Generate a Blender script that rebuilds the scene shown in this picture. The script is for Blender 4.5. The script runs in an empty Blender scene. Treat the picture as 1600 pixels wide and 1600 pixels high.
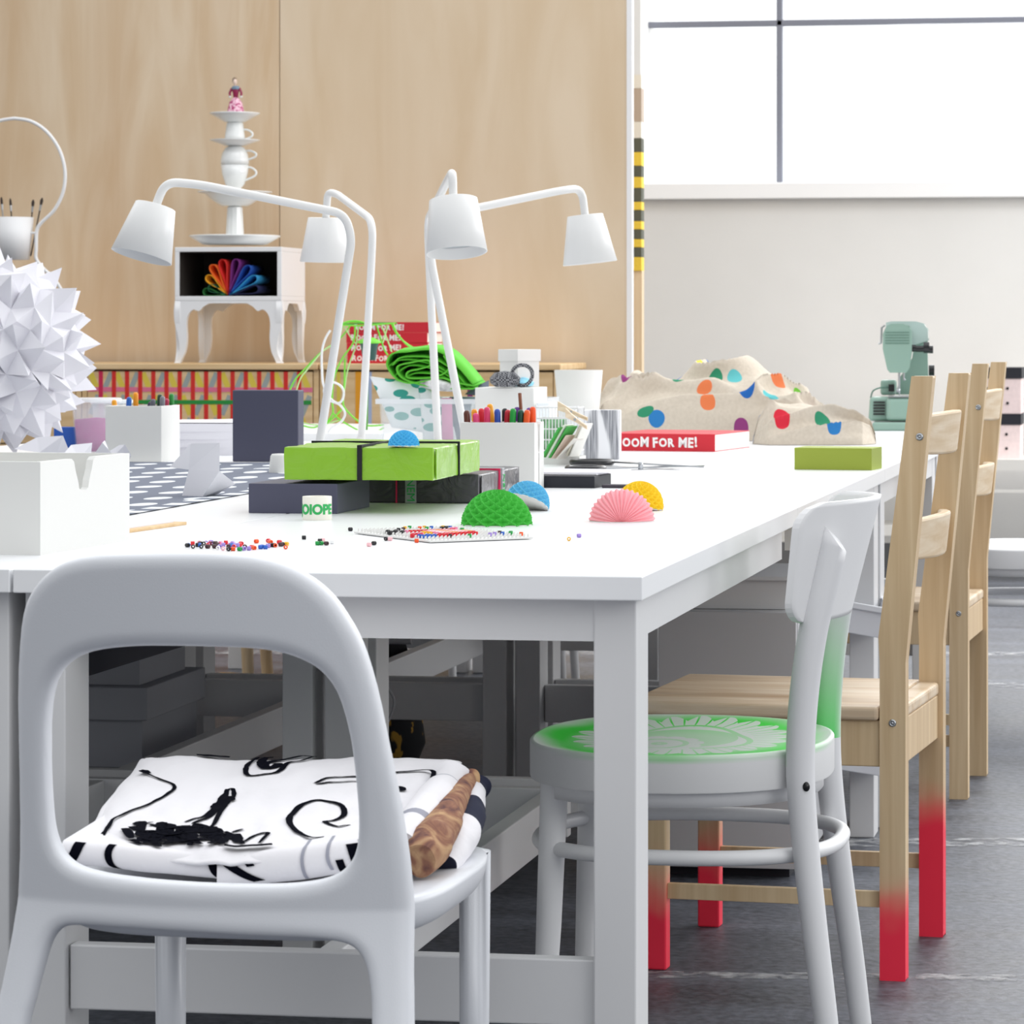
import bpy, bmesh, math, random
from mathutils import Vector, Matrix, noise
random.seed(7)
PI = math.pi
F, CX, YH, H = 5100.0, 1065.0, 518.0, 1.02
A = math.radians(8.89); ca, sa = math.cos(A), math.sin(A)
CAMX, CAMY = 0.621, -3.678
TH = 0.74
scene = bpy.context.scene
col = scene.collection

# ---------- surveying helpers: from a direction and a known height / distance to a place in the room
def W(px, z, h=0.0):
    xc = (px-CX)*z/F
    return Vector((CAMX+xc*ca-z*sa, CAMY+xc*sa+z*ca, h))
def atz(px, py, z): return W(px, z, H-(py-YH)*z/F)
def at(px, py, h): return W(px, F*(H-h)/(py-YH), h)
def aty(px, py, Y):
    k = (px-CX)/F
    z = (Y-CAMY)/(k*sa+ca)
    return atz(px, py, z)
def L(px, py, c, rz, z):          # place -> local coordinates of a thing at c turned rz
    p = atz(px, py, z)-Vector(c)
    p.rotate(Matrix.Rotation(-rz, 3, 'Z'))
    return p

# ---------- materials
MATS = {}
def srgb(c):
    if isinstance(c, str):
        c = [int(c[i:i+2], 16)/255 for i in (0, 2, 4)]
    return tuple(x/12.92 if x <= .04045 else ((x+.055)/1.055)**2.4 for x in c)+(1,)
def nt(name):
    m = bpy.data.materials.new(name); m.use_nodes = True
    t = m.node_tree; b = t.nodes['Principled BSDF']
    return m, t, b
def mat(name, c, rough=.5, metal=0, bump=0, bscale=200, spec=.5, var=0, vscale=8, trans=0, coat=0, alpha=1, sss=0):
    if name in MATS: return MATS[name]
    m, t, b = nt(name)
    cc = srgb(c)
    b.inputs['Base Color'].default_value = cc
    b.inputs['Roughness'].default_value = rough
    b.inputs['Metallic'].default_value = metal
    b.inputs['Specular IOR Level'].default_value = spec
    b.inputs['Transmission Weight'].default_value = trans
    b.inputs['Coat Weight'].default_value = coat
    b.inputs['Alpha'].default_value = alpha
    co = t.nodes.new('ShaderNodeTexCoord')
    if var:
        n = t.nodes.new('ShaderNodeTexNoise'); n.inputs['Scale'].default_value = vscale; n.inputs['Detail'].default_value = 4
        t.links.new(co.outputs['Object'], n.inputs['Vector'])
        r = t.nodes.new('ShaderNodeValToRGB')
        r.color_ramp.elements[0].position = .3; r.color_ramp.elements[1].position = .7
        r.color_ramp.elements[0].color = tuple(x*(1-var) for x in cc[:3])+(1,)
        r.color_ramp.elements[1].color = tuple(min(1, x*(1+var)) for x in cc[:3])+(1,)
        t.links.new(n.outputs['Fac'], r.inputs['Fac']); t.links.new(r.outputs['Color'], b.inputs['Base Color'])
    if bump:
        n = t.nodes.new('ShaderNodeTexNoise'); n.inputs['Scale'].default_value = bscale
        t.links.new(co.outputs['Object'], n.inputs['Vector'])
        bp = t.nodes.new('ShaderNodeBump'); bp.inputs['Strength'].default_value = bump; bp.inputs['Distance'].default_value = .01
        t.links.new(n.outputs['Fac'], bp.inputs['Height']); t.links.new(bp.outputs['Normal'], b.inputs['Normal'])
    MATS[name] = m
    return m
def wood(name, c1, c2, sc=(40, 40, 2), rough=.5, rings=0, c3=None, paint=None):
    m, t, b = nt(name); b.inputs['Roughness'].default_value = rough
    b.inputs['Specular IOR Level'].default_value = .3
    co = t.nodes.new('ShaderNodeTexCoord'); mp = t.nodes.new('ShaderNodeMapping')
    mp.inputs['Scale'].default_value = sc
    t.links.new(co.outputs['Object'], mp.inputs['Vector'])
    n = t.nodes.new('ShaderNodeTexNoise'); n.inputs['Scale'].default_value = 1; n.inputs['Detail'].default_value = 5; n.inputs['Distortion'].default_value = rings
    t.links.new(mp.outputs['Vector'], n.inputs['Vector'])
    r = t.nodes.new('ShaderNodeValToRGB')
    r.color_ramp.elements[0].position = .32; r.color_ramp.elements[1].position = .68
    r.color_ramp.elements[0].color = srgb(c1); r.color_ramp.elements[1].color = srgb(c2)
    t.links.new(n.outputs['Fac'], r.inputs['Fac'])
    out = r.outputs['Color']
    if c3:
        n2 = t.nodes.new('ShaderNodeTexNoise'); n2.inputs['Scale'].default_value = .6; n2.inputs['Detail'].default_value = 2
        t.links.new(mp.outputs['Vector'], n2.inputs['Vector'])
        mx = t.nodes.new('ShaderNodeMixRGB'); mx.inputs['Color2'].default_value = srgb(c3)
        rr = t.nodes.new('ShaderNodeMapRange'); rr.inputs[1].default_value = .5; rr.inputs[2].default_value = .75; rr.inputs[4].default_value = .5
        t.links.new(n2.outputs['Fac'], rr.inputs[0]); t.links.new(rr.outputs[0], mx.inputs['Fac'])
        t.links.new(out, mx.inputs['Color1']); out = mx.outputs['Color']
    if paint:      # sprayed paint fading upwards from the floor: (colour, from height, to height)
        pc, z0, z1 = paint
        sp = t.nodes.new('ShaderNodeSeparateXYZ'); t.links.new(co.outputs['Object'], sp.inputs[0])
        nn = t.nodes.new('ShaderNodeTexNoise'); nn.inputs['Scale'].default_value = 9
        t.links.new(co.outputs['Object'], nn.inputs['Vector'])
        ad = t.nodes.new('ShaderNodeMath'); ad.operation = 'MULTIPLY_ADD'; ad.inputs[1].default_value = -.16
        t.links.new(nn.outputs['Fac'], ad.inputs[0]); t.links.new(sp.outputs['Z'], ad.inputs[2])
        mr = t.nodes.new('ShaderNodeMapRange'); mr.interpolation_type = 'SMOOTHSTEP'
        mr.inputs[1].default_value = z1-.08; mr.inputs[2].default_value = z0-.08; mr.inputs[3].default_value = 1; mr.inputs[4].default_value = 0
        t.links.new(ad.outputs[0], mr.inputs[0])
        mx = t.nodes.new('ShaderNodeMixRGB'); mx.inputs['Color2'].default_value = srgb(pc)
        t.links.new(mr.outputs[0], mx.inputs['Fac']); t.links.new(out, mx.inputs['Color1']); out = mx.outputs['Color']
    t.links.new(out, b.inputs['Base Color'])
    MATS[name] = m
    return m
def glassy(name, tint='ffffff', op=.18, rough=.15):
    m, t, b = nt(name)
    b.inputs['Base Color'].default_value = srgb(tint); b.inputs['Roughness'].default_value = rough
    b.inputs['Alpha'].default_value = op
    MATS[name] = m
    return m

white = mat('white_paint', 'ededee', .42)
whiteleg = mat('white_lacquer', 'dededf', .4)
topwhite = mat('white_laminate', 'f4f5f7', .3, spec=.5)
plastic = mat('white_plastic', 'dfe1e6', .42, bump=.05, bscale=700)
card = mat('white_card', 'dfdfdc', .7)
paper = mat('white_paper', 'e4e3e9', .8)
lampw = mat('lamp_white', 'e6e6e5', .35)
china = mat('white_china', 'eceeed', .12, coat=.3)
darkbox = mat('slate_card', '47485c', .55)
black = mat('black_card', '1b1d27', .6)
blackp = mat('black_plastic', '141519', .3)
steel = mat('steel', 'b9bcc0', .3, metal=1)
pine = wood('pine', 'ceb18a', 'e0c7a2', (60, 60, 2.5), rings=.4)
pineseat = wood('pine_seat', 'd2b692', 'e9d8c0', (3, 20, 14), rings=1.6, c3='9a744e')
pinepaint = wood('pine_with_red_paint', 'ceb18a', 'e0c7a2', (60, 60, 2.5), rings=.4, paint=('ff3550', .2, .08))
pinepaint2 = wood('pine_with_high_red_paint', 'ceb18a', 'e0c7a2', (60, 60, 2.5), rings=.4, paint=('ff3550', .27, .15))
pineslat = wood('pine_slat', 'd9bf9b', 'eddcc3', (9, 5, 46), rings=1.0)
pineboard = wood('pine_board', 'cfac7c', 'e3c69b', (2.2, 30, 30), rings=.5)

# ---------- mesh builder
class MB:
    def __init__(s): s.v = []; s.f = []; s.mi = []; s.sm = []; s.M = Matrix.Identity(4); s.m = 0; s.weld = 0
    def add(s, vs, fs, smooth=False, m=None):
        o = len(s.v); s.v += [s.M @ Vector(v) for v in vs]
        for f in fs:
            s.f.append([i+o for i in f]); s.mi.append(s.m if m is None else m); s.sm.append(smooth)
        return s
    def box(s, x0, x1, y0, y1, z0, z1, m=None, tx=0, ty=0):
        vs = [(x0, y0, z0), (x1, y0, z0), (x1, y1, z0), (x0, y1, z0), (x0+tx, y0+ty, z1), (x1-tx, y0+ty, z1), (x1-tx, y1-ty, z1), (x0+tx, y1-ty, z1)]
        return s.add(vs, [(0, 3, 2, 1), (4, 5, 6, 7), (0, 1, 5, 4), (1, 2, 6, 5), (2, 3, 7, 6), (3, 0, 4, 7)], False, m)
    def tray(s, x0, x1, y0, y1, z0, z1, t=.003, m=None, o=0):     # open box, walls leaning out by o
        a = [(x0, y0), (x1, y0), (x1, y1), (x0, y1)]; b = [(x0-o, y0-o), (x1+o, y0-o), (x1+o, y1+o), (x0-o, y1+o)]
        c = [(x0-o+t, y0-o+t), (x1+o-t, y0-o+t), (x1+o-t, y1+o-t), (x0-o+t, y1+o-t)]; d = [(x0+t, y0+t), (x1-t, y0+t), (x1-t, y1-t), (x0+t, y1-t)]
        vs = [(*p, z0) for p in a]+[(*p, z1) for p in b]+[(*p, z1) for p in c]+[(*p, z0+t) for p in d]
        fs = [(0, 3, 2, 1), (12, 13, 14, 15)]
        for k in range(3):
            for i in range(4):
                j = (i+1) % 4; fs.append((4*k+i, 4*k+j, 4*k+4+j, 4*k+4+i))
        return s.add(vs, fs, False, m)
    def tube(s, pts, r, seg=10, m=None, closed=False, cap=True, flat=1.0, smooth=True):
        pts = [Vector(p) for p in pts]; n = len(pts)
        rs = r if isinstance(r, (list, tuple)) else [r]*n
        vs = []; up = None
        for i, p in enumerate(pts):
            if closed: d = pts[(i+1) % n]-pts[i-1]
            else: d = pts[min(i+1, n-1)]-pts[max(i-1, 0)]
            if d.length < 1e-9: d = Vector((0, 0, 1))
            d.normalize()
            if up is None:
                up = Vector((0, 0, 1)) if abs(d.z) < .9 else Vector((0, 1, 0))
            a = d.cross(up)
            if a.length < 1e-6: a = d.orthogonal()
            a.normalize(); b = a.cross(d).normalized(); up = b
            for k in range(seg):
                t = 2*PI*k/seg
                vs.append(p+a*math.cos(t)*rs[i]+b*math.sin(t)*rs[i]*flat)
        fs = []
        for i in range(n if closed else n-1):
            for k in range(seg):
                j = (i+1) % n; k2 = (k+1) % seg
                fs.append((i*seg+k, i*seg+k2, j*seg+k2, j*seg+k))
        s.add(vs, fs, smooth, m)
        if cap and not closed:
            s.add(vs[:seg], [tuple(range(seg))[::-1]], False, m); s.add(vs[-seg:], [tuple(range(seg))], False, m)
        return s
    def lathe(s, prof, seg=32, c=(0, 0, 0), m=None, smooth=True, sx=1, sy=1):
        vs = []
        for r, z in prof:
            for k in range(seg):
                t = 2*PI*k/seg; vs.append((c[0]+max(r, 1e-5)*math.cos(t)*sx, c[1]+max(r, 1e-5)*math.sin(t)*sy, c[2]+z))
        fs = [(i*seg+k, i*seg+(k+1) % seg, (i+1)*seg+(k+1) % seg, (i+1)*seg+k) for i in range(len(prof)-1) for k in range(seg)]
        return s.add(vs, fs, smooth, m)
    def prism(s, poly, axis, a, b, m=None, smooth=False):      # outline in the two other axes, extruded along axis from a to b
        n = len(poly)
        def P(u, v, w): return {'x': (w, u, v), 'y': (u, w, v), 'z': (u, v, w)}[axis]
        vs = [P(u, v, a) for u, v in poly]+[P(u, v, b) for u, v in poly]
        s.add(vs, [(i, (i+1) % n, n+(i+1) % n, n+i) for i in range(n)], smooth, m)
        s.add(vs[:n], [tuple(range(n))[::-1]], False, m); s.add(vs[n:], [tuple(range(n))], False, m)
        return s
    def grid(s, fn, nu, nv, m=None, smooth=True, mf=None):
        vs = [fn(i/nu, j/nv) for j in range(nv+1) for i in range(nu+1)]
        for j in range(nv):
            for i in range(nu):
                pass
        fs = [(j*(nu+1)+i, j*(nu+1)+i+1, (j+1)*(nu+1)+i+1, (j+1)*(nu+1)+i) for j in range(nv) for i in range(nu)]
        return s.add(vs, fs, smooth, m)
    def mesh(s, name, mats):
        me = bpy.data.meshes.new(name); me.from_pydata([tuple(v) for v in s.v], [], s.f)
        for m in (mats if isinstance(mats, (list, tuple)) else [mats]): me.materials.append(m)
        for p, mi, sm in zip(me.polygons, s.mi, s.sm): p.material_index = mi; p.use_smooth = sm
        bm = bmesh.new(); bm.from_mesh(me)
        if s.weld: bmesh.ops.remove_doubles(bm, verts=bm.verts, dist=s.weld)
        bmesh.ops.recalc_face_normals(bm, faces=bm.faces); bm.to_mesh(me); bm.free()
        me.update(); return me
def rot(axis, deg, c=(0, 0, 0)):
    c = Vector(c); return Matrix.Translation(c) @ Matrix.Rotation(math.radians(deg), 4, axis) @ Matrix.Translation(-c)
def tr(x, y, z): return Matrix.Translation((x, y, z))

def tag(o, label=None, cat=None, group=None, kind=None):
    if label: o['label'] = label
    if cat: o['category'] = cat
    if group: o['group'] = group
    if kind: o['kind'] = kind
    return o
def thing(name, label, cat, loc=(0, 0, 0), rz=0, group=None):
    o = bpy.data.objects.new(name, None); o.empty_display_size = .05; col.objects.link(o)
    o.location = loc; o.rotation_euler = (0, 0, rz)
    return tag(o, label, cat, group)
def part(name, mb, mats, parent=None, bev=0, label=None, weld=False, sub=0, seg=2):
    me = mb if isinstance(mb, bpy.types.Mesh) else mb.mesh(name, mats)
    o = bpy.data.objects.new(name, me); col.objects.link(o)
    if parent: o.parent = parent
    if weld: md = o.modifiers.new('w', 'WELD'); md.merge_threshold = 1e-5
    if bev:
        md = o.modifiers.new('b', 'BEVEL'); md.width = bev; md.segments = seg; md.limit_method = 'ANGLE'; md.angle_limit = .6
    if sub: md = o.modifiers.new('s', 'SUBSURF'); md.levels = sub; md.render_levels = sub
    if label: o['label'] = label
    return o
def solo(name, mb, mats, label, cat, loc=(0, 0, 0), rz=0, group=None, **k):
    o = part(name, mb, mats, None, **k); o.location = loc; o.rotation_euler = (0, 0, rz)
    return tag(o, label, cat, group)
def struct(name, mb, mats, **k):
    return tag(part(name, mb, mats, None, **k), kind='structure')
def children(o): return [c for c in bpy.data.objects if c.parent == o]
def copy_tree(o, parent=None):
    c = o.copy(); col.objects.link(c); c.parent = parent
    for ch in children(o): copy_tree(ch, c)
    return c
def smooth_path(pts, n=8, closed=False):
    pts = [Vector(p) for p in pts]; out = []; N = len(pts)
    rng = range(N) if closed else range(N-1)
    for i in rng:
        if closed: p0, p1, p2, p3 = pts[i-1], pts[i], pts[(i+1) % N], pts[(i+2) % N]
        else: p0, p1, p2, p3 = pts[max(i-1, 0)], pts[i], pts[i+1], pts[min(i+2, N-1)]
        for k in range(n):
            t = k/n
            out.append(.5*((2*p1)+(p2-p0)*t+(2*p0-5*p1+4*p2-p3)*t*t+(3*p1-p0-3*p2+p3)*t**3))
    if not closed: out.append(pts[-1])
    return out
def round_path(pts, r=.03, n=6):                   # straight runs with rounded corners
    pts = [Vector(p) for p in pts]; out = [pts[0]]
    for i in range(1, len(pts)-1):
        a, b, c = pts[i-1], pts[i], pts[i+1]
        rr = min(r, (a-b).length*.48, (c-b).length*.48)
        p, q = b+(a-b).normalized()*rr, b+(c-b).normalized()*rr
        for k in range(n+1):
            t = k/n; out.append(p*(1-t)**2+b*2*t*(1-t)+q*t*t)
    out.append(pts[-1]); return out
def evalmesh(o, name):
    dg = bpy.context.evaluated_depsgraph_get(); dg.update()
    me = bpy.data.meshes.new_from_object(o.evaluated_get(dg)); me.name = name
    return me
def outline_mesh(name, loops, ext, bevel, mats, voxel=0, smooth=0):   # flat 2D shape (x, z) with holes -> solid lying in xz
    cu = bpy.data.curves.new('tmp', 'CURVE'); cu.dimensions = '2D'; cu.fill_mode = 'BOTH'; cu.extrude = ext; cu.bevel_depth = bevel; cu.bevel_resolution = 3
    for lp in loops:
        sp = cu.splines.new('POLY'); sp.points.add(len(lp)-1); sp.use_cyclic_u = True
        for p, q in zip(sp.points, lp): p.co = (q[0], q[1], 0, 1)
    o = bpy.data.objects.new('tmp', cu); col.objects.link(o)
    me = evalmesh(o, name); bpy.data.objects.remove(o)
    if voxel:
        o = bpy.data.objects.new('tmp', me); col.objects.link(o)
        bm = bmesh.new(); bm.from_mesh(me); bmesh.ops.remove_doubles(bm, verts=bm.verts, dist=1e-5); bm.to_mesh(me); bm.free()
        md = o.modifiers.new('r', 'REMESH'); md.mode = 'VOXEL'; md.voxel_size = voxel
        if smooth: ms = o.modifiers.new('s', 'SMOOTH'); ms.iterations = smooth; ms.factor = .5
        me2 = evalmesh(o, name); bpy.data.objects.remove(o); me = me2
    me.transform(Matrix.Rotation(PI/2, 4, 'X'))
    me.materials.clear()
    for m in (mats if isinstance(mats, (list, tuple)) else [mats]): me.materials.append(m)
    if voxel:
        for p in me.polygons: p.use_smooth = True
    return me
def text_mesh(name, body, size, mats, ext=.0004, fat=.0, sx=1.0, xf=None):   # lettering standing in the xz plane, centred
    cu = bpy.data.curves.new('tmp', 'FONT'); cu.body = body; cu.size = size; cu.extrude = ext; cu.offset = fat
    cu.align_x = 'CENTER'; cu.align_y = 'CENTER'
    o = bpy.data.objects.new('tmp', cu); col.objects.link(o)
    me = evalmesh(o, name); bpy.data.objects.remove(o)
    me.transform(Matrix.Rotation(PI/2, 4, 'X') @ Matrix.Diagonal((sx, 1, 1, 1)))
    if xf: me.transform(xf)
    me.materials.clear(); me.materials.append(mats)
    return me

# ---------- camera
cam = bpy.data.cameras.new('camera'); camo = bpy.data.objects.new('camera', cam); col.objects.link(camo)
camo.location = (CAMX, CAMY, H); camo.rotation_euler = (PI/2, 0, A)
cam.sensor_width = 36; cam.lens = 36*F/1600
cam.shift_x = (800-CX)/1600; cam.shift_y = -(800-YH)/1600
cam.clip_end = 100
cam.dof.use_dof = True; cam.dof.focus_distance = 4.7; cam.dof.aperture_fstop = 25
scene.camera = camo
scene.view_settings.view_transform = 'Standard'; scene.view_settings.look = 'None'
scene.view_settings.gamma = 1; scene.view_settings.use_curve_mapping = False; scene.view_settings.exposure = 0.1

# ---------- light
wd = bpy.data.worlds.new('sky'); scene.world = wd; wd.use_nodes = True; t = wd.node_tree
bg = t.nodes['Background']
tc = t.nodes.new('ShaderNodeTexCoord'); sp = t.nodes.new('ShaderNodeSeparateXYZ'); t.links.new(tc.outputs['Generated'], sp.inputs[0])
m1 = t.nodes.new('ShaderNodeMapRange'); m1.interpolation_type = 'SMOOTHSTEP'; m1.inputs[1].default_value = .1; m1.inputs[2].default_value = .9; m1.inputs[3].default_value = 0; m1.inputs[4].default_value = 1.1
t.links.new(sp.outputs['Y'], m1.inputs[0])
m2 = t.nodes.new('ShaderNodeMapRange'); m2.inputs[1].default_value = -.05; m2.inputs[2].default_value = .8; m2.inputs[3].default_value = .26; m2.inputs[4].default_value = 1.2
t.links.new(sp.outputs['Z'], m2.inputs[0])
mm = t.nodes.new('ShaderNodeMath'); mm.operation = 'ADD'; t.links.new(m1.outputs[0], mm.inputs[0]); t.links.new(m2.outputs[0], mm.inputs[1])
bg.inputs['Color'].default_value = (.96, .98, 1, 1); t.links.new(mm.outputs[0], bg.inputs['Strength'])
def area(name, loc, target, sx, sy, power, c=(1, 1, 1)):
    li = bpy.data.lights.new(name, 'AREA'); li.shape = 'RECTANGLE'; li.size = sx; li.size_y = sy; li.energy = power; li.color = c
    o = bpy.data.objects.new(name, li); col.objects.link(o); o.location = loc
    o.rotation_euler = (Vector(target)-Vector(loc)).to_track_quat('-Z', 'Y').to_euler()
area('window_daylight', (1.6, 10.0, 3.3), (-.3, 3, .6), 5, 2.6, 130)
area('overhead_fill', (1.5, 4.5, 4.5), (-.6, 4.5, .7), 3, 8, 30)  # fill light added above the tables, no roof opening is built
area('partition_fill', (-1.2, 4.0, 4.8), (-1.8, 7.6, 1.5), 5, 1.6, 42, (1, .98, .97))  # fill added high up to brighten the plywood partition
area('window_wall_fill', (2.6, 7.6, 4.6), (2.2, 10.5, 1.2), 3.5, 1.2, 75)  # another added fill from above, brightens the window wall
area('near_side_fill', (4.6, -2.2, 2.3), (.2, 1.8, .45), 3, 1.8, 55)  # fill added at front right for chair posts and right-hand faces
area('right_side_area', (5.5, 6.5, 2.6), (-1.5, 7.5, .9), 5, 2.4, 170)  # unseen area light from the right; no window is built there

# ---------- floor, walls, window
m, t, b = nt('asphalt_floor'); MATS['asphalt'] = m
co = t.nodes.new('ShaderNodeTexCoord')
n1 = t.nodes.new('ShaderNodeTexNoise'); n1.inputs['Scale'].default_value = 55; n1.inputs['Detail'].default_value = 8
n2 = t.nodes.new('ShaderNodeTexNoise'); n2.inputs['Scale'].default_value = 2.2; n2.inputs['Detail'].default_value = 6
mp = t.nodes.new('ShaderNodeMapping'); mp.inputs['Scale'].default_value = (1, 3, 1); t.links.new(co.outputs['Object'], mp.inputs[0]); t.links.new(mp.outputs[0], n2.inputs['Vector'])
t.links.new(co.outputs['Object'], n1.inputs['Vector'])
ad = t.nodes.new('ShaderNodeMath'); ad.operation = 'MULTIPLY_ADD'; ad.inputs[1].default_value = .5
t.links.new(n1.outputs['Fac'], ad.inputs[0]); 
hf = t.nodes.new('ShaderNodeMath'); hf.operation = 'MULTIPLY'; hf.inputs[1].default_value = .5; t.links.new(n2.outputs['Fac'], hf.inputs[0]); t.links.new(hf.outputs[0], ad.inputs[2])
r = t.nodes.new('ShaderNodeValToRGB'); r.color_ramp.elements[0].position = .36; r.color_ramp.elements[1].position = .66
r.color_ramp.elements[0].color = srgb('2f323a'); r.color_ramp.elements[1].color = srgb('6c707a')
t.links.new(ad.outputs[0], r.inputs[0]); t.links.new(r.outputs[0], b.inputs['Base Color'])
rr = t.nodes.new('ShaderNodeMapRange'); rr.inputs[3].default_value = .35; rr.inputs[4].default_value = .62; t.links.new(n2.outputs['Fac'], rr.inputs[0]); t.links.new(rr.outputs[0], b.inputs['Roughness'])
bp = t.nodes.new('ShaderNodeBump'); bp.inputs['Strength'].default_value = .35; bp.inputs['Distance'].default_value = .004
t.links.new(n1.outputs['Fac'], bp.inputs['Height']); t.links.new(bp.outputs['Normal'], b.inputs['Normal'])
struct('floor', MB().box(-9, 9, -6, 10.6, -.1, 0), m)

m, t, b = nt('worn_floor_paint_and_glare'); MATS['fp'] = m
b.inputs['Base Color'].default_value = srgb('c9cacc'); b.inputs['Roughness'].default_value = .6
co = t.nodes.new('ShaderNodeTexCoord'); n = t.nodes.new('ShaderNodeTexNoise'); n.inputs['Scale'].default_value = 26; n.inputs['Detail'].default_value = 8; t.links.new(co.outputs['Object'], n.inputs['Vector'])
mr = t.nodes.new('ShaderNodeMapRange'); mr.inputs[1].default_value = .46; mr.inputs[2].default_value = .74; mr.inputs[4].default_value = .8; t.links.new(n.outputs['Fac'], mr.inputs[0]); t.links.new(mr.outputs[0], b.inputs['Alpha'])
m2 = m.copy(); m2.node_tree.nodes['Principled BSDF'].inputs['Base Color'].default_value = srgb('d9a93c'); MATS['fpy'] = m2
def line(n, pts, w, mm):
    a, b = Vector(pts[0]), Vector(pts[1]); d = (b-a).normalized(); q = Vector((-d.y, d.x, 0))*w/2
    mb = MB(); vs = [a-q, b-q, b+q, a+q]; mb.add([(v.x, v.y, .0005) for v in vs]+[(v.x, v.y, .0015) for v in vs], [(0, 3, 2, 1), (4, 5, 6, 7), (0, 1, 5, 4), (1, 2, 6, 5), (2, 3, 7, 6), (3, 0, 4, 7)])
    struct('trim_%d' % n, mb, mm)
line(1, (at(1000, 1318, 0), at(1700, 1316, 0)), .1, MATS['fp'])
line(2, (at(1000, 1523, 0), at(1700, 1530, 0)), .05, MATS['fp'])
line(3, (at(300, 1019, 0), at(1700, 1022, 0)), .12, MATS['fp'])
line(4, (at(1380, 1055, 0), at(1750, 1085, 0)), .12, MATS['fp'])  # window glare on the floor, drawn as a pale painted strip
line(5, (at(240, 1050, 0), at(760, 1078, 0)), .16, MATS['fpy'])
line(6, (at(560, 1098, 0), at(950, 1100, 0)), .1, MATS['fp'])

plaster = mat('pale_plaster', 'e7e6e3', .85, var=.04, vscale=1.5, bump=.04, bscale=40)
YB = 10.5
wl = aty(1001, 300, YB).x
sill_h = 1.60
wb = MB()
wb.box(-9, 9, YB, YB+.35, 0, sill_h)                 # below the window
wb.box(-9, wl, YB, YB+.35, sill_h, 4.2)
wb.box(wl, 9, YB, YB+.35, 3.6, 4.2)
struct('wall_back', wb, plaster)
struct('baseboard_back', MB().box(-9, 9, YB-.02, YB, 0, .1), mat('grey_skirting', '77787a', .7))
struct('trim_7', MB().box(wl-.02, 9, YB-.05, YB+.3, sill_h, sill_h+.07), mat('sill_white', 'fbfbfb', .5), bev=.004)
bars = MB(); xm = aty(1222, 150, YB+.3).x; zb = aty(1222, 39, YB+.3).z
bars.box(xm-.013, xm+.013, YB+.2, YB+.24, sill_h+.07, 3.6); bars.box(xm+2.2, xm+2.226, YB+.2, YB+.24, sill_h+.07, 3.6)
bars.box(wl, 9, YB+.2, YB+.24, zb-.013, zb+.013); bars.box(wl, 9, YB+.2, YB+.24, zb+.95, zb+.976)
w1 = struct('window_1', bars, mat('steel_window_bar', '7c7f8b', .5), bev=.003)
gl = part('pane', MB().box(wl, 9, YB+.215, YB+.221, sill_h+.07, 3.6), glassy('window_glass', 'ffffff', .06, .02), w1)

ply = wood('birch_plywood', 'd2b795', 'dfcbb0', (7, 7, .9), .6, rings=1.6, c3='c7a785')
ply2 = wood('birch_plywood_plain', 'd5be9f', 'dfccb2', (5, 5, 1.1), .6, rings=.8)
YP = 7.62
xs = aty(437, 300, YP).x; xe = aty(979, 300, YP).x
wbm = MB(); wbm.box(-9, xs-.0015, YP, YP+.018, 0, 3.6, 0); wbm.box(xs+.0015, xe, YP, YP+.018, 0, 3.6, 1); wbm.box(-9, xe-.05, YP+.018, YP+.1, 0, 3.6, 1)
struct('wall_partition', wbm, [ply, ply2])
struct('trim_8', MB().box(xe+.0005, xe+.02, YP-.002, YP+.03, 0, 3.6), white)
# roll of striped ribbon hung beyond the partition on a pale stud
xq = aty(996, 300, YP+.35)
struct('trim_9', MB().box(xq.x-.015, xq.x+.016, YP+.35, YP+.4, 0, 1.24), wood('stud_wood', 'dcc3a0', 'ead6b8', (30, 30, 1)))
rb = MB(); k = 0; z = 1.24
for hh in [.05, .035, .03, .035, .03, .04, .03, .05, .04, .04, .05, .05, .06, .12, .05]:
    rb.box(xq.x-.016, xq.x+.016, YP+.34, YP+.4, z, z+hh-.001, k % 2 if z < 1.7 else 2+k % 2); z += hh; k += 1
solo('ribbon_strip', rb, [mat('yarn_yellow', 'f0cf4a', .8, bump=.3, bscale=150), mat('yarn_dark', '5b5d50', .8), mat('yarn_cream', 'e9e6dc', .8), mat('yarn_taupe', 'b9a999', .8)], 'yellow and dark striped textile strip hanging just past the plywood wall edge', 'textile')
# ---------- tables: three rows of four, pushed together
TL, TW = 1.49, .752
def make_table(kind=0):
    t = thing('work_table', 'x', 'table')
    part('tabletop', MB().box(-TW, 0, 0, TL, .712, TH), topwhite, t, bev=.0015)
    lg = [(-TW+.004, .03), (-.062, .03), (-TW+.004, TL-.105), (-.062, TL-.105)]
    if kind == 1: lg = lg[:3]
    if kind == 2: lg = [lg[0], lg[2], lg[3]]
    for x, y in lg: part('leg', MB().box(x, x+.05, y, y+.085, 0, .712), whiteleg, t, bev=.002)
    part('apron', MB().box(-TW+.056, -.056, .032, .052, .662, .712), whiteleg, t)
    part('apron', MB().box(-TW+.056, -.056, TL-.05, TL-.03, .662, .712), whiteleg, t)
    part('apron', MB().box(-.034, -.013, .1, TL-.1, .664, .712), whiteleg, t)
    part('apron', MB().box(-TW+.008, -TW+.03, .1, TL-.1, .664, .712), whiteleg, t)
    part('crossbar', MB().box(-TW+.056, -.36 if kind == 2 else -.056, .04, .065, .215, .292), whiteleg, t, bev=.002)
    part('crossbar', MB().box(-TW+.056, -.36 if kind == 1 else -.056, TL-.065, TL-.04, .215, .292), whiteleg, t, bev=.002)
    part('stretcher', MB().box(-.4, -.372, .065, TL-.065, .215, .29), whiteleg, t, bev=.002)
    return t
t0 = make_table(); first = True
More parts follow.
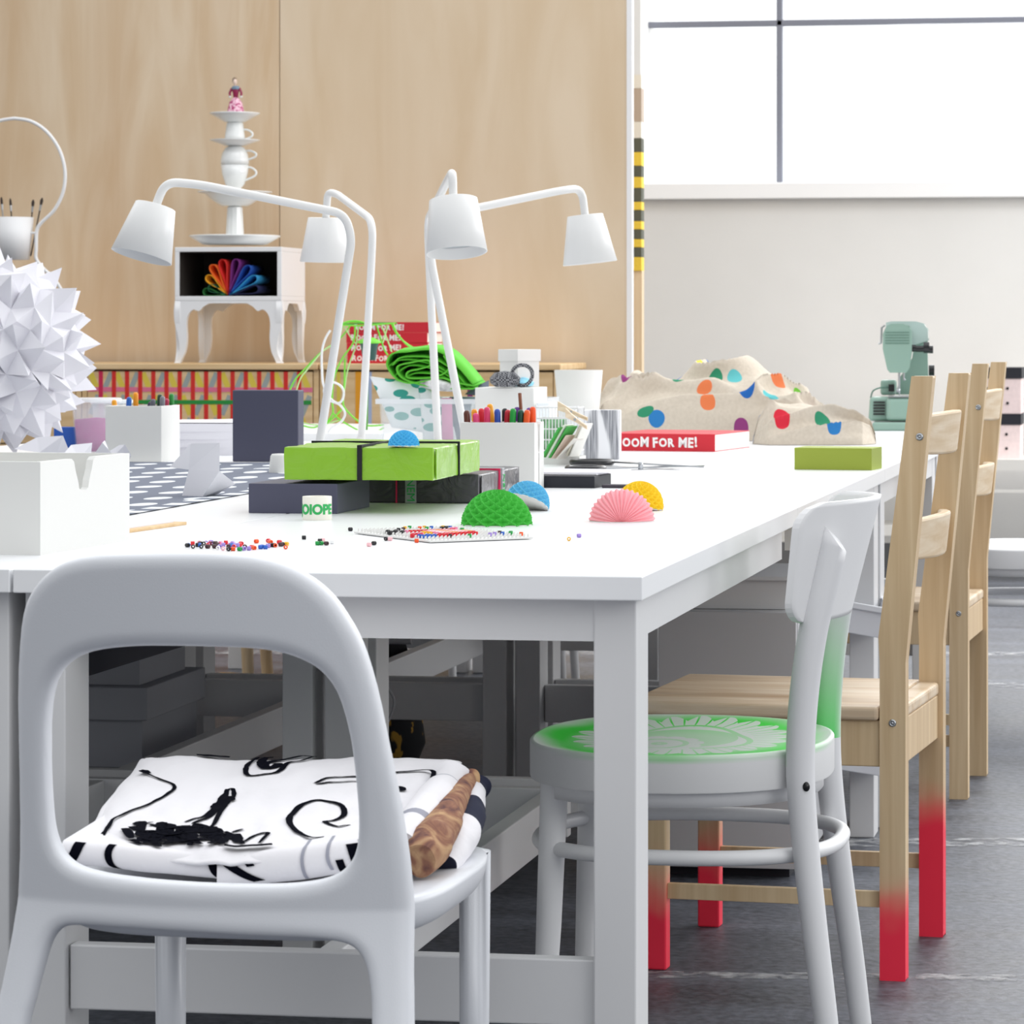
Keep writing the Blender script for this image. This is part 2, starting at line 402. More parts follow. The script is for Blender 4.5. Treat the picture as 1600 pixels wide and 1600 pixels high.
where = [['nearest on the right, honeycomb half balls on it', 'second from front in the right row, under markers and gifts', 'third from front in the right row, under the red book', 'farthest of the right-hand row, under the sewing machine'],
         ['in the front of the middle row, under the open white box', 'second of the middle row, under the grey oval-print fabric', 'third of the middle row, under the upright slate box', 'far end of the middle row, under the clear plastic tub'],
         ['at the left front, mostly outside the picture', 'second of the left row, left of the grey fabric', 'third of the left row, under the spiky paper ball', 'far end of the left row, before the taped drawers']]
for c in range(3):
    for r_ in range(4):
        if c == 2 and r_ == 0: continue
        if c == 0 and r_ < 2: o = make_table(r_+1)
        else:
            o = t0 if first else copy_tree(t0); first = False
        o.location = (-c*(TW+.004), r_*(TL+.003), 0)
        o['label'] = 'white rectangular work table '+where[c][r_]; o['group'] = 'white work tables pushed together'

# ---------- moulded white chair in front
def urban():
    yaw = math.radians(10); rz = A-yaw
    z0 = 3.25; org = W(340, z0, 0)
    t = thing('moulded_chair', 'white moulded plastic chair with rounded open back, folded fabric on its seat', 'chair', org, rz)
    ux = Vector((math.cos(rz), math.sin(rz), 0)); uy = Vector((-math.sin(rz), math.cos(rz), 0))
    def off(v):
        if v > .45: return -(v-.45)*.2
        return -(.45-v)**1.3*.28
    def px2(px, py):
        o = 0; px -= 9
        for _ in range(6):     # meet the leaning back
            d = W(px, 1.0, 0)-Vector((CAMX, CAMY, 0)); c = Vector((CAMX, CAMY, 0))
            k = (org+uy*o-c).dot(uy)/d.dot(uy); p = c+d*k
            v = H-(py-YH)*k/F; o = off(v)
        return ((p-org).dot(ux), v)
    outer = [(-66, 2095), (-38, 1850), (-12, 1620), (5, 1550), (20, 1470), (30, 1400), (34, 1320), (34, 1200), (33, 1100), (36, 1020), (45, 955), (66, 915), (102, 885), (150, 870), (220, 865), (300, 863.5), (370, 865), (430, 873), (480, 892), (522, 925), (550, 965), (572, 1010), (592, 1080), (610, 1170), (627, 1260), (640, 1345), (645, 1400), (647, 1500), (649, 1600), (655, 1850), (662, 2110)]
    arch = [(622, 2110), (606, 1850), (594, 1630), (592, 1565), (587, 1522), (576, 1490), (553, 1471), (500, 1462), (400, 1456), (300, 1450), (200, 1445), (135, 1443), (104, 1449), (84, 1472), (70, 1515), (57, 1565), (44, 1620), (8, 1850), (-28, 2095)]
    hole = [(88, 1300), (104, 1335), (135, 1356), (200, 1368), (300, 1376), (400, 1380), (480, 1379), (532, 1369), (560, 1347), (571, 1310), (570, 1250), (562, 1170), (550, 1112), (535, 1072), (510, 1042), (470, 1021), (420, 1010), (340, 1006), (260, 1005), (200, 1008), (150, 1017), (114, 1036), (92, 1066), (82, 1112), (80, 1180), (82, 1250)]
    bv = .0125
    def loop(pp, closed):
        q = smooth_path([Vector((*px2(*p), 0)) for p in pp], 4, closed)
        return [(v.x, v.y) for v in q]
    L1 = loop(outer, False)+loop(arch, False); L2 = loop(hole, True)
    def inset(lp, d):      # move the outline in, the bevel brings it back out
        n = len(lp); out = []
        ar = sum(lp[i][0]*lp[(i+1) % n][1]-lp[(i+1) % n][0]*lp[i][1] for i in range(n))
        sg = 1 if ar > 0 else -1
        for i in range(n):
            a = Vector(lp[i-1]); b = Vector(lp[i]); c = Vector(lp[(i+1) % n])
            e = (c-a)
            if e.length < 1e-6: out.append(lp[i]); continue
            e.normalize(); nn = Vector((-e.y, e.x))*sg
            out.append((b.x+nn.x*d, b.y+nn.y*d))
        return out
    L1 = inset(L1, bv*.9); L2 = inset(L2, -bv*.9)
    me = outline_mesh('back_frame', [L1, L2], .005, bv, plastic, voxel=.0035, smooth=9)
    for v in me.vertices:
        v.co.y += off(v.co.z)+.03*(v.co.x/.2)**2*(1 if v.co.z > .45 else max(0, v.co.z/.45)) - .012
    part('back_frame', me, plastic, t)
    s = MB()
    def sf(u, v):
        a = u*2*PI; rr = v
        x = .205*(abs(math.cos(a))**.55)*math.copysign(1, math.cos(a)); y = .215*(abs(math.sin(a))**.55)*math.copysign(1, math.sin(a))
        return Vector((x*rr, .205+y*rr, 0))
    def seat(u, v):
        if v < .5: p = sf(u, v*2); return p+Vector((0, 0, .452-.012*(1-(v*2)**2)))
        k = (v-.5)*2; p = sf(u, 1-.15*k*k)
        return p+Vector((0, 0, .452-.04*math.sin(k*PI/2)))
    s.grid(seat, 64, 20)
    part('seat', s, plastic, t)
    for a, b in (((742, 1330), (741, 1640)), ((266, 1330), (267, 1640))):
        p = L(a[0], a[1], org, rz, 3.64); q = L(b[0], b[1], org, rz, 3.64)
        d = (q-p); d = d/abs(d.z); bot = p+d*(p.z)
        p0 = Vector((p.x, p.y, .447)); k = 1 if p.x > 0 else -1
        part('front_leg', MB().tube([(p0.x-.01*k, p0.y-.02, .44), (p0.x-.004*k, p0.y-.008, .43), p, (p*.5+bot*.5), (bot.x, bot.y, 0)], [.012, .0185, .0178, .0165, .0135], 18), plastic, t)
    return t, org, rz
urban()

# ---------- folded fabrics on the seat
clothw = mat('white_cotton', 'e9e7ea', .9, bump=.1, bscale=60)
ink = mat('black_print_ink', '090a14', 1, spec=.05)
inkg = mat('grey_print_ink', '9b9ca8', .9)
def zf(py): return 3.34+(1320-py)/(1320-1180)*.42
CR = [(128, 1301), (612, 1290), (716, 1176), (222, 1174)]      # corners of the folded top as seen
def topsurf(px, py, up=0):
    p = atz(px, py, zf(py)); n = noise.noise(Vector((px*.012, py*.03, 0)))*.005+noise.noise(Vector((px*.04, py*.07, 3)))*.002
    return p+Vector((0, 0, n+up))
def bil(c, u, v):
    a = Vector(c[0]).lerp(Vector(c[1]), u); b = Vector(c[3]).lerp(Vector(c[2]), u); return a.lerp(b, v)
mb = MB()
def edge_px(u, v):
    p = bil(CR, u, v)
    wob = 4*noise.noise(Vector((u*5, v*5, 9)))
    sagy = 33*(1-v)**1.5*math.sin(u*PI)
    return p.x+wob, p.y+sagy
N1, N2 = 60, 40
top = lambda u, v: topsurf(*edge_px(u, v), up=-.009*(max(abs(u-.5)*2, abs(v-.5)*2)**14))
mb.grid(top, N1, N2)
def skirt(fn, h, m=0, layers=3):
    per = [(i/60, 0) for i in range(60)]+[(1, i/40) for i in range(40)]+[(1-i/60, 1) for i in range(60)]+[(0, 1-i/40) for i in range(40)]
    c = fn(.5, .5); rows = []
    for k in range(layers*5+1):
        t_ = k/(layers*5); row = []
        for u, v in per:
            p = fn(u, v); o = (p-c); o.z = 0; o.normalize()
            row.append(p+o*.006*abs(math.sin(t_*layers*PI))*(1 if k else 0)-Vector((0, 0, h*t_)))
        rows.append(row)
    n = len(per); vs = [p for r_ in rows for p in r_]
    mb.add(vs, [(i*n+j, i*n+(j+1) % n, (i+1)*n+(j+1) % n, (i+1)*n+j) for i in range(len(rows)-1) for j in range(n)], True, m)
skirt(top, .006, 0, 1)
def stroke(pts, w=.005, m=1, taper=True, fn=topsurf, up=.0012):
    q = smooth_path([(p[0], p[1], 0) for p in pts], 6); P = [fn(v.x, max(v.y, 1180.5), up) for v in q]; n = len(P); vs = []
    for i, p in enumerate(P):
        d = P[min(i+1, n-1)]-P[max(i-1, 0)]; d.z = 0; d.normalize(); a = Vector((-d.y, d.x, 0))
        ww = 1.35*w*(.55+.45*math.sin(PI*i/(n-1))+.25*noise.noise(Vector((i*.7, pts[0][0], 0)))) if taper else w
        vs += [p-a*ww/2, p+a*ww/2]
    mb.add(vs, [(2*i, 2*i+1, 2*i+3, 2*i+2) for i in range(n-1)], True, m)
S = .35
def Z(pts): return [(100+x*S, 1160+y*S) for x, y in pts]         # from the enlarged view
for pts, w in [
    ([(350, 120), (375, 140), (430, 165), (488, 190), (485, 215), (430, 255), (350, 290), (250, 330), (215, 350), (200, 380), (160, 415)], .0035),
    ([(350, 122), (375, 138)], .009), ([(215, 345), (190, 385), (178, 418)], .003),
    ([(592, 68), (660, 64), (740, 57)], .013),
    ([(885, 48), (835, 80), (812, 115), (820, 145), (870, 155), (930, 150), (970, 130), (1000, 100), (1060, 80), (1130, 50)], .0055),
    ([(935, 50), (890, 65), (885, 90), (905, 120), (950, 112), (955, 100), (930, 98)], .010), ([(900, 80), (960, 75), (1050, 60), (1110, 48)], .006), ([(890, 100), (920, 85), (990, 75)], .009),
    ([(1120, 187), (1180, 162), (1260, 148), (1340, 150), (1480, 143), (1590, 132), (1640, 136), (1650, 160), (1630, 195)], .0055), ([(1125, 190), (1200, 180), (1320, 170)], .0045), ([(1480, 195), (1500, 215)], .014),
    ([(1345, 345), (1290, 365), (1220, 378), (1165, 358), (1215, 345), (1250, 320), (1240, 290), (1180, 272), (1110, 272), (1045, 295), (1008, 340), (1015, 385), (1070, 420), (1150, 425), (1230, 412), (1290, 405), (1345, 380)], .0055),
    ([(735, 205), (755, 205), (755, 235), (715, 290), (690, 330), (670, 370), (645, 390)], .0045), ([(735, 205), (708, 235), (690, 270), (660, 310), (600, 345), (540, 365)], .0045),
    ([(728, 205), (715, 250), (690, 290), (650, 335), (575, 375)], .006), ([(740, 230), (722, 245), (735, 255), (705, 275)], .012), ([(700, 270), (685, 300)], .014),
    ([(270, 395), (300, 435)], .008), ([(330, 385), (350, 375), (400, 368)], .004), ([(1180, 430), (1200, 445), (1230, 425)], .005), ([(1280, 410), (1320, 395)], .006),
    ([(720, 395), (760, 410), (800, 445)], .006), ([(750, 395), (800, 385)], .004), ([(790, 440), (850, 415), (910, 408), (870, 445)], .004), ([(700, 400), (680, 450)], .006), ([(730, 400), (720, 445)], .005), ([(770, 400), (775, 440)], .009)]:
    stroke(Z(pts), w)
rnd = random.Random(3)
for k in range(46):       # the scribbled mass
    x = 330+rnd.random()*380; y = 378+rnd.random()*60; a = rnd.random()*6
    stroke(Z([(x, y), (x+22*math.cos(a), y+13*math.sin(a)), (x+38*math.cos(a+1), y+18*math.sin(a+1)), (x+10, y+22)]), .007)
for x0, y0, x1, y1, w in [(340, 405, 700, 400, .011), (350, 430, 690, 430, .012), (380, 380, 620, 385, .009)]: stroke(Z([(x0, y0), ((x0+x1)/2, (y0+y1)/2+4), (x1, y1)]), w)
stroke(Z([(715, 462), (820, 460), (930, 456)]), .013, taper=False, up=.0016)
solo('folded_fabric', mb, [clothw, ink], 'white cotton folded flat on the white chair seat, printed with loose black drawing', 'fabric')

# lower folds: same cloth family, seen edge on below
def lowfold(name, C4, zz, th, label, mats, marks, rad=.5, wav=2.5):
    global mb
    mb = MB()
    def fn(u, v):       # v goes from top edge, round the front fold, to underside
        p = bil(C4, u, 0); q = bil(C4, u, 1)
        a = v*PI
        if v <= .5:
            pass
        z = zz
        base = atz(p.x, p.y+wav*noise.noise(Vector((u*4, 5, zz))), z)
        back = (atz(q.x, q.y, z+.34)); back.z = base.z
        dirb = (back-base)
        if v < .25: return base+dirb*(1-v/.25)
        if v > .75: return base+dirb*((v-.75)/.25)-Vector((0, 0, th))
        k = (v-.25)/.5*PI
        dn = dirb.normalized()
        return base-dn*math.sin(k)*th*rad-Vector((0, 0, th/2*(1-math.cos(k))))
    mb.grid(fn, 60, 28)
    for pts, m_, w in marks:        # printed marks: given along u (0..1) and around the fold v (.2...8)
        n = len(pts); q = smooth_path([(a_, b_, 0) for a_, b_ in pts], 6); vs = []
        for i, p in enumerate(q):
            a_ = w/2
            c = fn(p.x, p.y); d = fn(min(p.x+.01, 1), p.y)-c; d.normalize()
            nn = -(atz(300, 1300, 5)-atz(300, 1300, 4)).normalized()*.0016
            vs += [c-d*a_+nn, c+d*a_+nn]
        mb.add(vs, [(2*i, 2*i+1, 2*i+3, 2*i+2) for i in range(len(q)-1)], True, m_)
    for u_ in (0, 1):
        ring = [fn(u_, v_/28) for v_ in range(7, 22)]
        mb.add(ring, [tuple(range(len(ring)))], False, 0)
    solo(name, mb, mats, label, 'fabric')
lowfold('folded_fabric', [(100, 1312), (350, 1338), (400, 1240), (220, 1240)], 3.335, .024, 'white fabric fold with black bars, lower left of the pile on the chair', [clothw, ink, inkg],
        [([(.11, .27), (.09, .45), (.05, .62)], 1, .011), ([(.31, .25), (.29, .45), (.31, .62), (.35, .72)], 1, .0075), ([(.93, .4), (.95, .55), (1, .7)], 1, .009)])
lowfold('folded_fabric', [(342, 1339), (606, 1304), (640, 1240), (400, 1240)], 3.33, .034, 'white fabric fold with black strokes and grey lines, lower right of the chair pile', [clothw, ink, inkg],
        [([(.0, .25), (.08, .42), (.25, .62)], 1, .012), ([(.13, .3), (.2, .45)], 1, .008), ([(.52, .22), (.5, .45), (.53, .7)], 2, .0035), ([(.66, .22), (.65, .45), (.68, .6)], 2, .0035), ([(.72, .5), (.76, .72)], 1, .008),
         ([(.80, .35), (.83, .5), (.86, .68)], 1, .016), ([(.86, .3), (.93, .42), (.97, .5)], 1, .014), ([(.97, .25), (.96, .5), (.93, .66)], 1, .012)])
# rolled and draped pieces at the right of the pile
def roll(pts, rads, mats, name, label, sag=1.0, stripes=None, flat=.8):
    P = smooth_path([atz(*p) for p in pts], 8); n = len(P)
    rr = [rads[min(int(i/(n-1)*(len(rads)-1)), len(rads)-2)]*(1-(i/(n-1)*(len(rads)-1)) % 1)+rads[min(int(i/(n-1)*(len(rads)-1))+1, len(rads)-1)]*((i/(n-1)*(len(rads)-1)) % 1) for i in range(n)]
    m_ = MB(); m_.tube(P, rr, 28, flat=flat)
    for i, v in enumerate(m_.v): m_.v[i] = v+Vector((1, 1, 1))*noise.noise(v*35)*.004
    if stripes:
        for k, f in enumerate(m_.f):
            c = sum((m_.v[i] for i in f), Vector())/len(f)
            m_.mi[k] = stripes(c, k)
    solo(name, m_, mats, label, 'fabric')
m, t, b = nt('brown_fur_print'); b.inputs['Roughness'].default_value = .95
co = t.nodes.new('ShaderNodeTexCoord'); n = t.nodes.new('ShaderNodeTexNoise'); n.inputs['Scale'].default_value = 28; n.inputs['Detail'].default_value = 9; n.inputs['Distortion'].default_value = 1.5
t.links.new(co.outputs['Object'], n.inputs['Vector']); r = t.nodes.new('ShaderNodeValToRGB'); e = r.color_ramp.elements
e[0].position = .3; e[0].color = srgb('4e333c'); e[1].position = .7; e[1].color = srgb('c4a078'); x = e.new(.48); x.color = srgb('8f6450')
t.links.new(n.outputs['Fac'], r.inputs[0]); t.links.new(r.outputs[0], b.inputs['Base Color']); fur = m
navy = mat('navy_cotton', '1d2138', .9)
roll([(624, 1318, 3.42), (652, 1284, 3.5), (682, 1245, 3.6), (702, 1214, 3.7)], [.018, .022, .022, .016], [clothw, inkg], 'rolled_fabric', 'white fabric with faint grey lines, rolled along the right side of the pile', stripes=lambda c, k: 1 if (k//28) % 13 == 6 and k % 28 < 12 else 0)
roll([(655, 1345, 3.4), (672, 1320, 3.44), (700, 1275, 3.53), (722, 1235, 3.65), (733, 1220, 3.7)], [.018, .024, .017, .012, .007], [fur], 'folded_fabric', 'fabric with brown animal fur print, bulging from the right of the pile', flat=1.0)
roll([(695, 1352, 3.47), (712, 1318, 3.52), (728, 1285, 3.58), (738, 1252, 3.66), (744, 1232, 3.72)], [.014, .021, .019, .015, .010], [clothw, navy], 'folded_fabric', 'white and navy blocked fabric at the outer right edge of the pile', stripes=lambda c, k: 1 if 95 < (k//28)*28*.12 < 0 or 14 <= k//28 < 21 or k//28 > 28 else 0, flat=1.0)
roll([(715, 1222, 3.72), (738, 1226, 3.72)], [.008, .007], [mat('cream_print', 'e0cfa8', .9)], 'fabric_scrap', 'small cream rolled scrap sticking out behind the brown fur print', flat=.6)

# ---------- pine chairs
def ivar(label, loc, rz, paintmats):
    t = thing('pine_chair', label, 'chair', loc, rz)
    mf, mk = paintmats
    D, Wd = .385, .385
    for y, mm in ((0, mf), (Wd, mk)):
        poly = [(-.0205, 0), (.0205, 0), (.0205, .50), (.064, .95), (.030, .95), (-.0225, .54), (-.0205, .50)]
        part('rear_leg', MB().prism([(x_, z_) for x_, z_ in poly], 'y', y-.015, y+.015), mm, t, bev=.003)
        for h, dx in ((.405, 0), (.855, .043)):
            if y == 0:
                part('screw', MB().lathe([(0, .002), (.0035, .002), (.0055, .0015), (.0058, 0)], 16).mesh('screw', steel) if False else screwmesh(dx, h), None, t)
    for y in (0, Wd): part('front_leg', MB().box(-D-.019, -D+.019, y-.015, y+.015, 0, .408), mf, t, bev=.003)
    s = MB(); s.box(-D-.045, -.022, -.02, Wd+.02, .408, .43); s.box(-.022, .014, .018, Wd-.018, .408, .43)
    part('seat', s, pineseat, t, bev=.006, seg=3)
    for y in (0, Wd): part('side_apron', MB().box(-D+.019, -.0205, y-.01, y+.01, .335, .408), pine, t, bev=.002)
    part('front_apron', MB().box(-D-.01, -D+.01, .015, Wd-.015, .335, .408), pine, t, bev=.002)
    part('rear_apron', MB().box(-.012, .012, .015, Wd-.015, .335, .408), pine, t, bev=.002)
    for y in (0, Wd): part('stretcher', MB().box(-D+.019, -.0205, y-.006, y+.006, .113, .138), pine, t, bev=.001)
    for h0, h1, xo in ((.655, .725, .012), (.822, .892, .030)):
        g = MB(); nseg = 16; ring = []
        for i in range(nseg+1):
            u = i/nseg; y = .012+u*(Wd-.024); cx_ = xo+.026*math.sin(PI*u)
            sh = (.45)*0
            for dx, z in ((-.009, h0), (.009, h0), (.009+.008, h1), (-.009+.008, h1)): ring.append((cx_+dx, y, z-(.004*(1-math.sin(PI*u)) if z == h1 else -.004*(1-math.sin(PI*u)))))
        n = nseg+1
        g.add(ring, [(4*i+k, 4*i+(k+1) % 4, 4*i+4+(k+1) % 4, 4*i+4+k) for i in range(nseg) for k in range(4)]+[(0, 3, 2, 1), (4*n-4, 4*n-3, 4*n-2, 4*n-1)])
        part('back_slat', g, pineslat, t, bev=.004)
    return t
def screwmesh(dx, h):
    g = MB(); g.M = tr(dx, -.0152, h) @ Matrix.Rotation(PI/2, 4, 'X')
    g.lathe([(0, .0022), (.0018, .0022), (.002, .0008), (.0028, .0008), (.003, .0022), (.0052, .0018), (.0062, .0)], 18)
    return g.mesh('screw', steel)
p1 = W(1397, 5.14, 0)
ivar('unpainted pine chair with its feet sprayed red, next to the green sprayed chair', p1, math.radians(-4.5), (pinepaint, pinepaint2))
p2 = W(1499, 7.13, 0)
ivar('plain pine chair without paint, behind the red footed pine chair', p2, math.radians(-2.5), (pine, pine))

# ---------- bentwood chairs
def spray(name):
    m, t, b = nt(name); b.inputs['Roughness'].default_value = .45
    co = t.nodes.new('ShaderNodeTexCoord'); sp = t.nodes.new('ShaderNodeSeparateXYZ'); t.links.new(co.outputs['Object'], sp.inputs[0])
    def math_(op, a, b_=None, c=None):
        n = t.nodes.new('ShaderNodeMath'); n.operation = op
        for i, x in enumerate((a, b_, c)):
            if x is None: continue
            if isinstance(x, (int, float)): n.inputs[i].default_value = x
            else: t.links.new(x, n.inputs[i])
        return n.outputs[0]
    X, Y, Zc = sp.outputs
    rad = math_('SQRT', math_('ADD', math_('POWER', math_('DIVIDE', X, .215), 2.0), math_('POWER', math_('DIVIDE', Y, .24), 2.0)))
    nn = t.nodes.new('ShaderNodeTexNoise'); nn.inputs['Scale'].default_value = 6; t.links.new(co.outputs['Object'], nn.inputs['Vector'])
    rad2 = math_('ADD', rad, math_('MULTIPLY', math_('SUBTRACT', nn.outputs['Fac'], .5), .35))
    mr = t.nodes.new('ShaderNodeMapRange'); mr.interpolation_type = 'SMOOTHSTEP'; mr.inputs[1].default_value = 1.08; mr.inputs[2].default_value = .80; t.links.new(rad2, mr.inputs[0])
    zz = t.nodes.new('ShaderNodeMapRange'); zz.inputs[1].default_value = .438; zz.inputs[2].default_value = .444; t.links.new(Zc, zz.inputs[0])
    fac = math_('MULTIPLY', mr.outputs[0], zz.outputs[0])
    # lace left white: scalloped leaf with rays, ring flower in it
    def flower(cx, cy, R, petals, ell):
        dx = math_('MULTIPLY', math_('SUBTRACT', X, cx), 1.0); dy = math_('MULTIPLY', math_('SUBTRACT', Y, cy), ell)
        rr = math_('SQRT', math_('ADD', math_('POWER', dx, 2.0), math_('POWER', dy, 2.0))); an = math_('ARCTAN2', dy, dx)
        edge = math_('MULTIPLY', math_('ADD', math_('MULTIPLY', math_('ABSOLUTE', math_('SINE', math_('MULTIPLY', an, petals/2))), .14), .86), R)
        return rr, an, edge
    r1, a1, e1 = flower(-.005, .03, .158, 22, .8); r2, a2, e2 = flower(-.03, -.03, .065, 12, .75)
    in1 = math_('LESS_THAN', r1, e1)
    band = math_('MULTIPLY', math_('GREATER_THAN', math_('SINE', math_('MULTIPLY', math_('ADD', r1, math_('MULTIPLY', math_('SINE', math_('MULTIPLY', a1, 3)), .012)), 150)), .75), math_('LESS_THAN', r1, .115))
    hole = math_('MULTIPLY', math_('LESS_THAN', r1, .078), 1)
    rays = math_('MULTIPLY', math_('GREATER_THAN', math_('SINE', math_('MULTIPLY', a1, 44)), .88), math_('GREATER_THAN', r1, .1))
    in2 = math_('MULTIPLY', math_('LESS_THAN', r2, e2), math_('LESS_THAN', math_('SINE', math_('MULTIPLY', r2, 210)), .6))
    lace = math_('MULTIPLY', in1, math_('SUBTRACT', 1.0, math_('MAXIMUM', math_('MAXIMUM', band, hole), rays)))
    lace = math_('MAXIMUM', lace, math_('MULTIPLY', in2, in1))
    fac = math_('MULTIPLY', fac, math_('SUBTRACT', 1.0, math_('MULTIPLY', lace, .85)))
    mx = t.nodes.new('ShaderNodeMixRGB'); mx.inputs['Color1'].default_value = srgb('e6e6e6'); mx.inputs['Color2'].default_value = srgb('22e02c'); t.links.new(fac, mx.inputs['Fac'])
    t.links.new(mx.outputs['Color'], b.inputs['Base Color'])
    return m
def postspray(name):
    m, t, b = nt(name); b.inputs['Roughness'].default_value = .42
    co = t.nodes.new('ShaderNodeTexCoord'); sp = t.nodes.new('ShaderNodeSeparateXYZ'); t.links.new(co.outputs['Object'], sp.inputs[0])
    a = t.nodes.new('ShaderNodeMapRange'); a.inputs[1].default_value = .63; a.inputs[2].default_value = .41; t.links.new(sp.outputs[2], a.inputs[0])
    z2 = t.nodes.new('ShaderNodeMath'); z2.operation = 'GREATER_THAN'; z2.inputs[1].default_value = .43; t.links.new(sp.outputs[2], z2.inputs[0])
    tr_ = t.nodes.new('ShaderNodeMath'); tr_.operation = 'MULTIPLY'; t.links.new(a.outputs[0], tr_.inputs[0]); t.links.new(z2.outputs[0], tr_.inputs[1])
    # the side turned to the seat caught the spray
    at_ = t.nodes.new('ShaderNodeAttribute'); at_.attribute_name = 'spray'
    m3 = t.nodes.new('ShaderNodeMath'); m3.operation = 'MULTIPLY'; t.links.new(tr_.outputs[0], m3.inputs[0]); t.links.new(at_.outputs['Fac'], m3.inputs[1])
    mx = t.nodes.new('ShaderNodeMixRGB'); mx.inputs['Color1'].default_value = srgb('e6e6e8'); mx.inputs['Color2'].default_value = srgb('3fdc54'); t.links.new(m3.outputs[0], mx.inputs['Fac'])
    t.links.new(mx.outputs['Color'], b.inputs['Base Color']); return m
def bentwood(label, loc, rz, seatm, postm):
    t = thing('bentwood_chair', label, 'chair', loc, rz)
    SX, SY = .212, .238
    def se(a, k=1, p=.86):
        c, s_ = math.cos(a), math.sin(a)
        wide = 1-.06*c           # a touch narrower at the back
        return Vector((SX*k*abs(c)**p*math.copysign(1, c), SY*k*wide*abs(s_)**p*math.copysign(1, s_), 0))
    g = MB(); prof = [(0, .440), (.3, .440), (.6, .4415), (.8, .444), (.9, .447), (.955, .4495), (.975, .4505)]
    sd = [(.975, .4505), (.99, .4503), (.999, .448), (1, .445)]; sd2 = [(1, .445), (1, .402), (.996, .399)]; bt_ = [(.996, .399), (.9, .398), (0, .398)]
    for pr in (prof, sd, sd2, bt_):
        n_ = len(pr)-1; g.grid(lambda u, v: se(u*2*PI, pr[round(v*n_)][0])+Vector((0, 0, pr[round(v*n_)][1])), 80, n_)
    part('seat', g, seatm, t)
    rim = MB(); rim.grid(lambda u, v: se(u*2*PI, [.93, .93, .9, .9][round(v*3)])+Vector((0, 0, [.398, .378, .378, .398][round(v*3)])), 64, 3); part('seat_frame', rim, white, t)
    posts = []
    for sgn in (-1, 1):
        y0 = .168*sgn
        P = smooth_path([(.234, y0*1.12, 0), (.222, y0*1.10, .10), (.206, y0*1.05, .22), (.192, y0, .34), (.186, y0*.98, .43), (.190, y0*.96, .52), (.202, y0*.93, .61), (.220, y0*.88, .69), (.243, y0*.82, .80)], 6)
        m_ = MB(); n = len(P); m_.tube(P, [.0155+.0045*min(1, i/(n*.5)) for i in range(n)], 20)
        me = m_.mesh('post', postm)
        bm = bmesh.new(); bm.from_mesh(me)
        rr_ = bmesh.ops.bisect_plane(bm, geom=bm.verts[:]+bm.edges[:]+bm.faces[:], plane_co=(.222, 0, .752), plane_no=(.80, 0, .60), clear_outer=True)
        bmesh.ops.holes_fill(bm, edges=[e for e in bm.edges if e.is_boundary]); bm.to_mesh(me); bm.free()
        at_ = me.attributes.new('spray', 'FLOAT', 'POINT')
        for i, v in enumerate(me.vertices):
            d = -(v.co.x-.21)*20-sgn*(v.co.y-y0*.95)*40
            at_.data[i].value = max(0, min(1, .35+d)) if sgn > 0 else max(0, min(.3, d-.2))
        o = part('back_post', me, postm, t); posts.append(o)
        bz = MB(); bz.M = tr(.196, y0*.985-.0185 if sgn < 0 else y0*.985+.0185, .405) @ Matrix.Rotation(PI/2, 4, 'X')
        bz.lathe([(0, .002), (.0055, .0015), (.0068, -.002)], 16, sx=.75)
        q = part('bolt_hole', bz, blackp, o)
    # curved backrest
    g = MB(); g.weld = 1e-5; nu, nv = 40, 12
    nu, nv = 48, 26
    def bk(u, v, side):
        s_ = (u-.5)*2; rc = .034; dz = max(0, abs(v-.5)*.165-(.0825-rc))
        hw = .193-rc+math.sqrt(max(0, rc*rc-dz*dz)); y = hw*s_; s2_ = abs(y)/.193
        z = .625+.165*v-.004*s2_**3
        x = .232-.062*s2_**2.2+v*(.043-.027*s2_*s2_)+side*.0048
        return Vector((x, y, z))
    g.grid(lambda u, v: bk(u, v, 1), nu, nv); g.grid(lambda u, v: bk(u, v, -1), nu, nv)
    per = [(i/nu, 0) for i in range(nu)]+[(1, j/nv) for j in range(nv)]+[(1-i/nu, 1) for i in range(nu)]+[(0, 1-j/nv) for j in range(nv)]
    vs = [bk(u, v, 1) for u, v in per]+[bk(u, v, -1) for u, v in per]; n = len(per)
    g.add(vs, [(i, (i+1) % n, n+(i+1) % n, n+i) for i in range(n)])
    part('backrest', g, white, t)
    for sgn in (-1, 1):
        part('front_leg', MB().tube([(-.158, .142*sgn, .402), (-.165, .148*sgn, .2), (-.174, .155*sgn, 0)], [.0195, .0175, .0135], 20), white, t)
    hp = [(.212*abs(math.cos(a))**.8*math.copysign(1, math.cos(a))+.012, .205*abs(math.sin(a))**.8*math.copysign(1, math.sin(a)), .308) for a in [2*PI*i/64 for i in range(64)]]
    part('hoop_stretcher', MB().tube(hp, .0105, 14, closed=True), white, t)
    return t
bc = W(1068, 4.62, 0)
bentwood('white bentwood chair with a neon green sprayed lace pattern on its seat', bc, 0, spray('green_lace_spray'), postspray('white_post_with_green_spray'))
b2 = thing('x', 'x', 'x') if False else None
bc2 = W(1612, 8.75, 0)
bentwood('all-white bentwood chair at the right edge of the photo, behind the plain pine chair', bc2, 0, white, white)
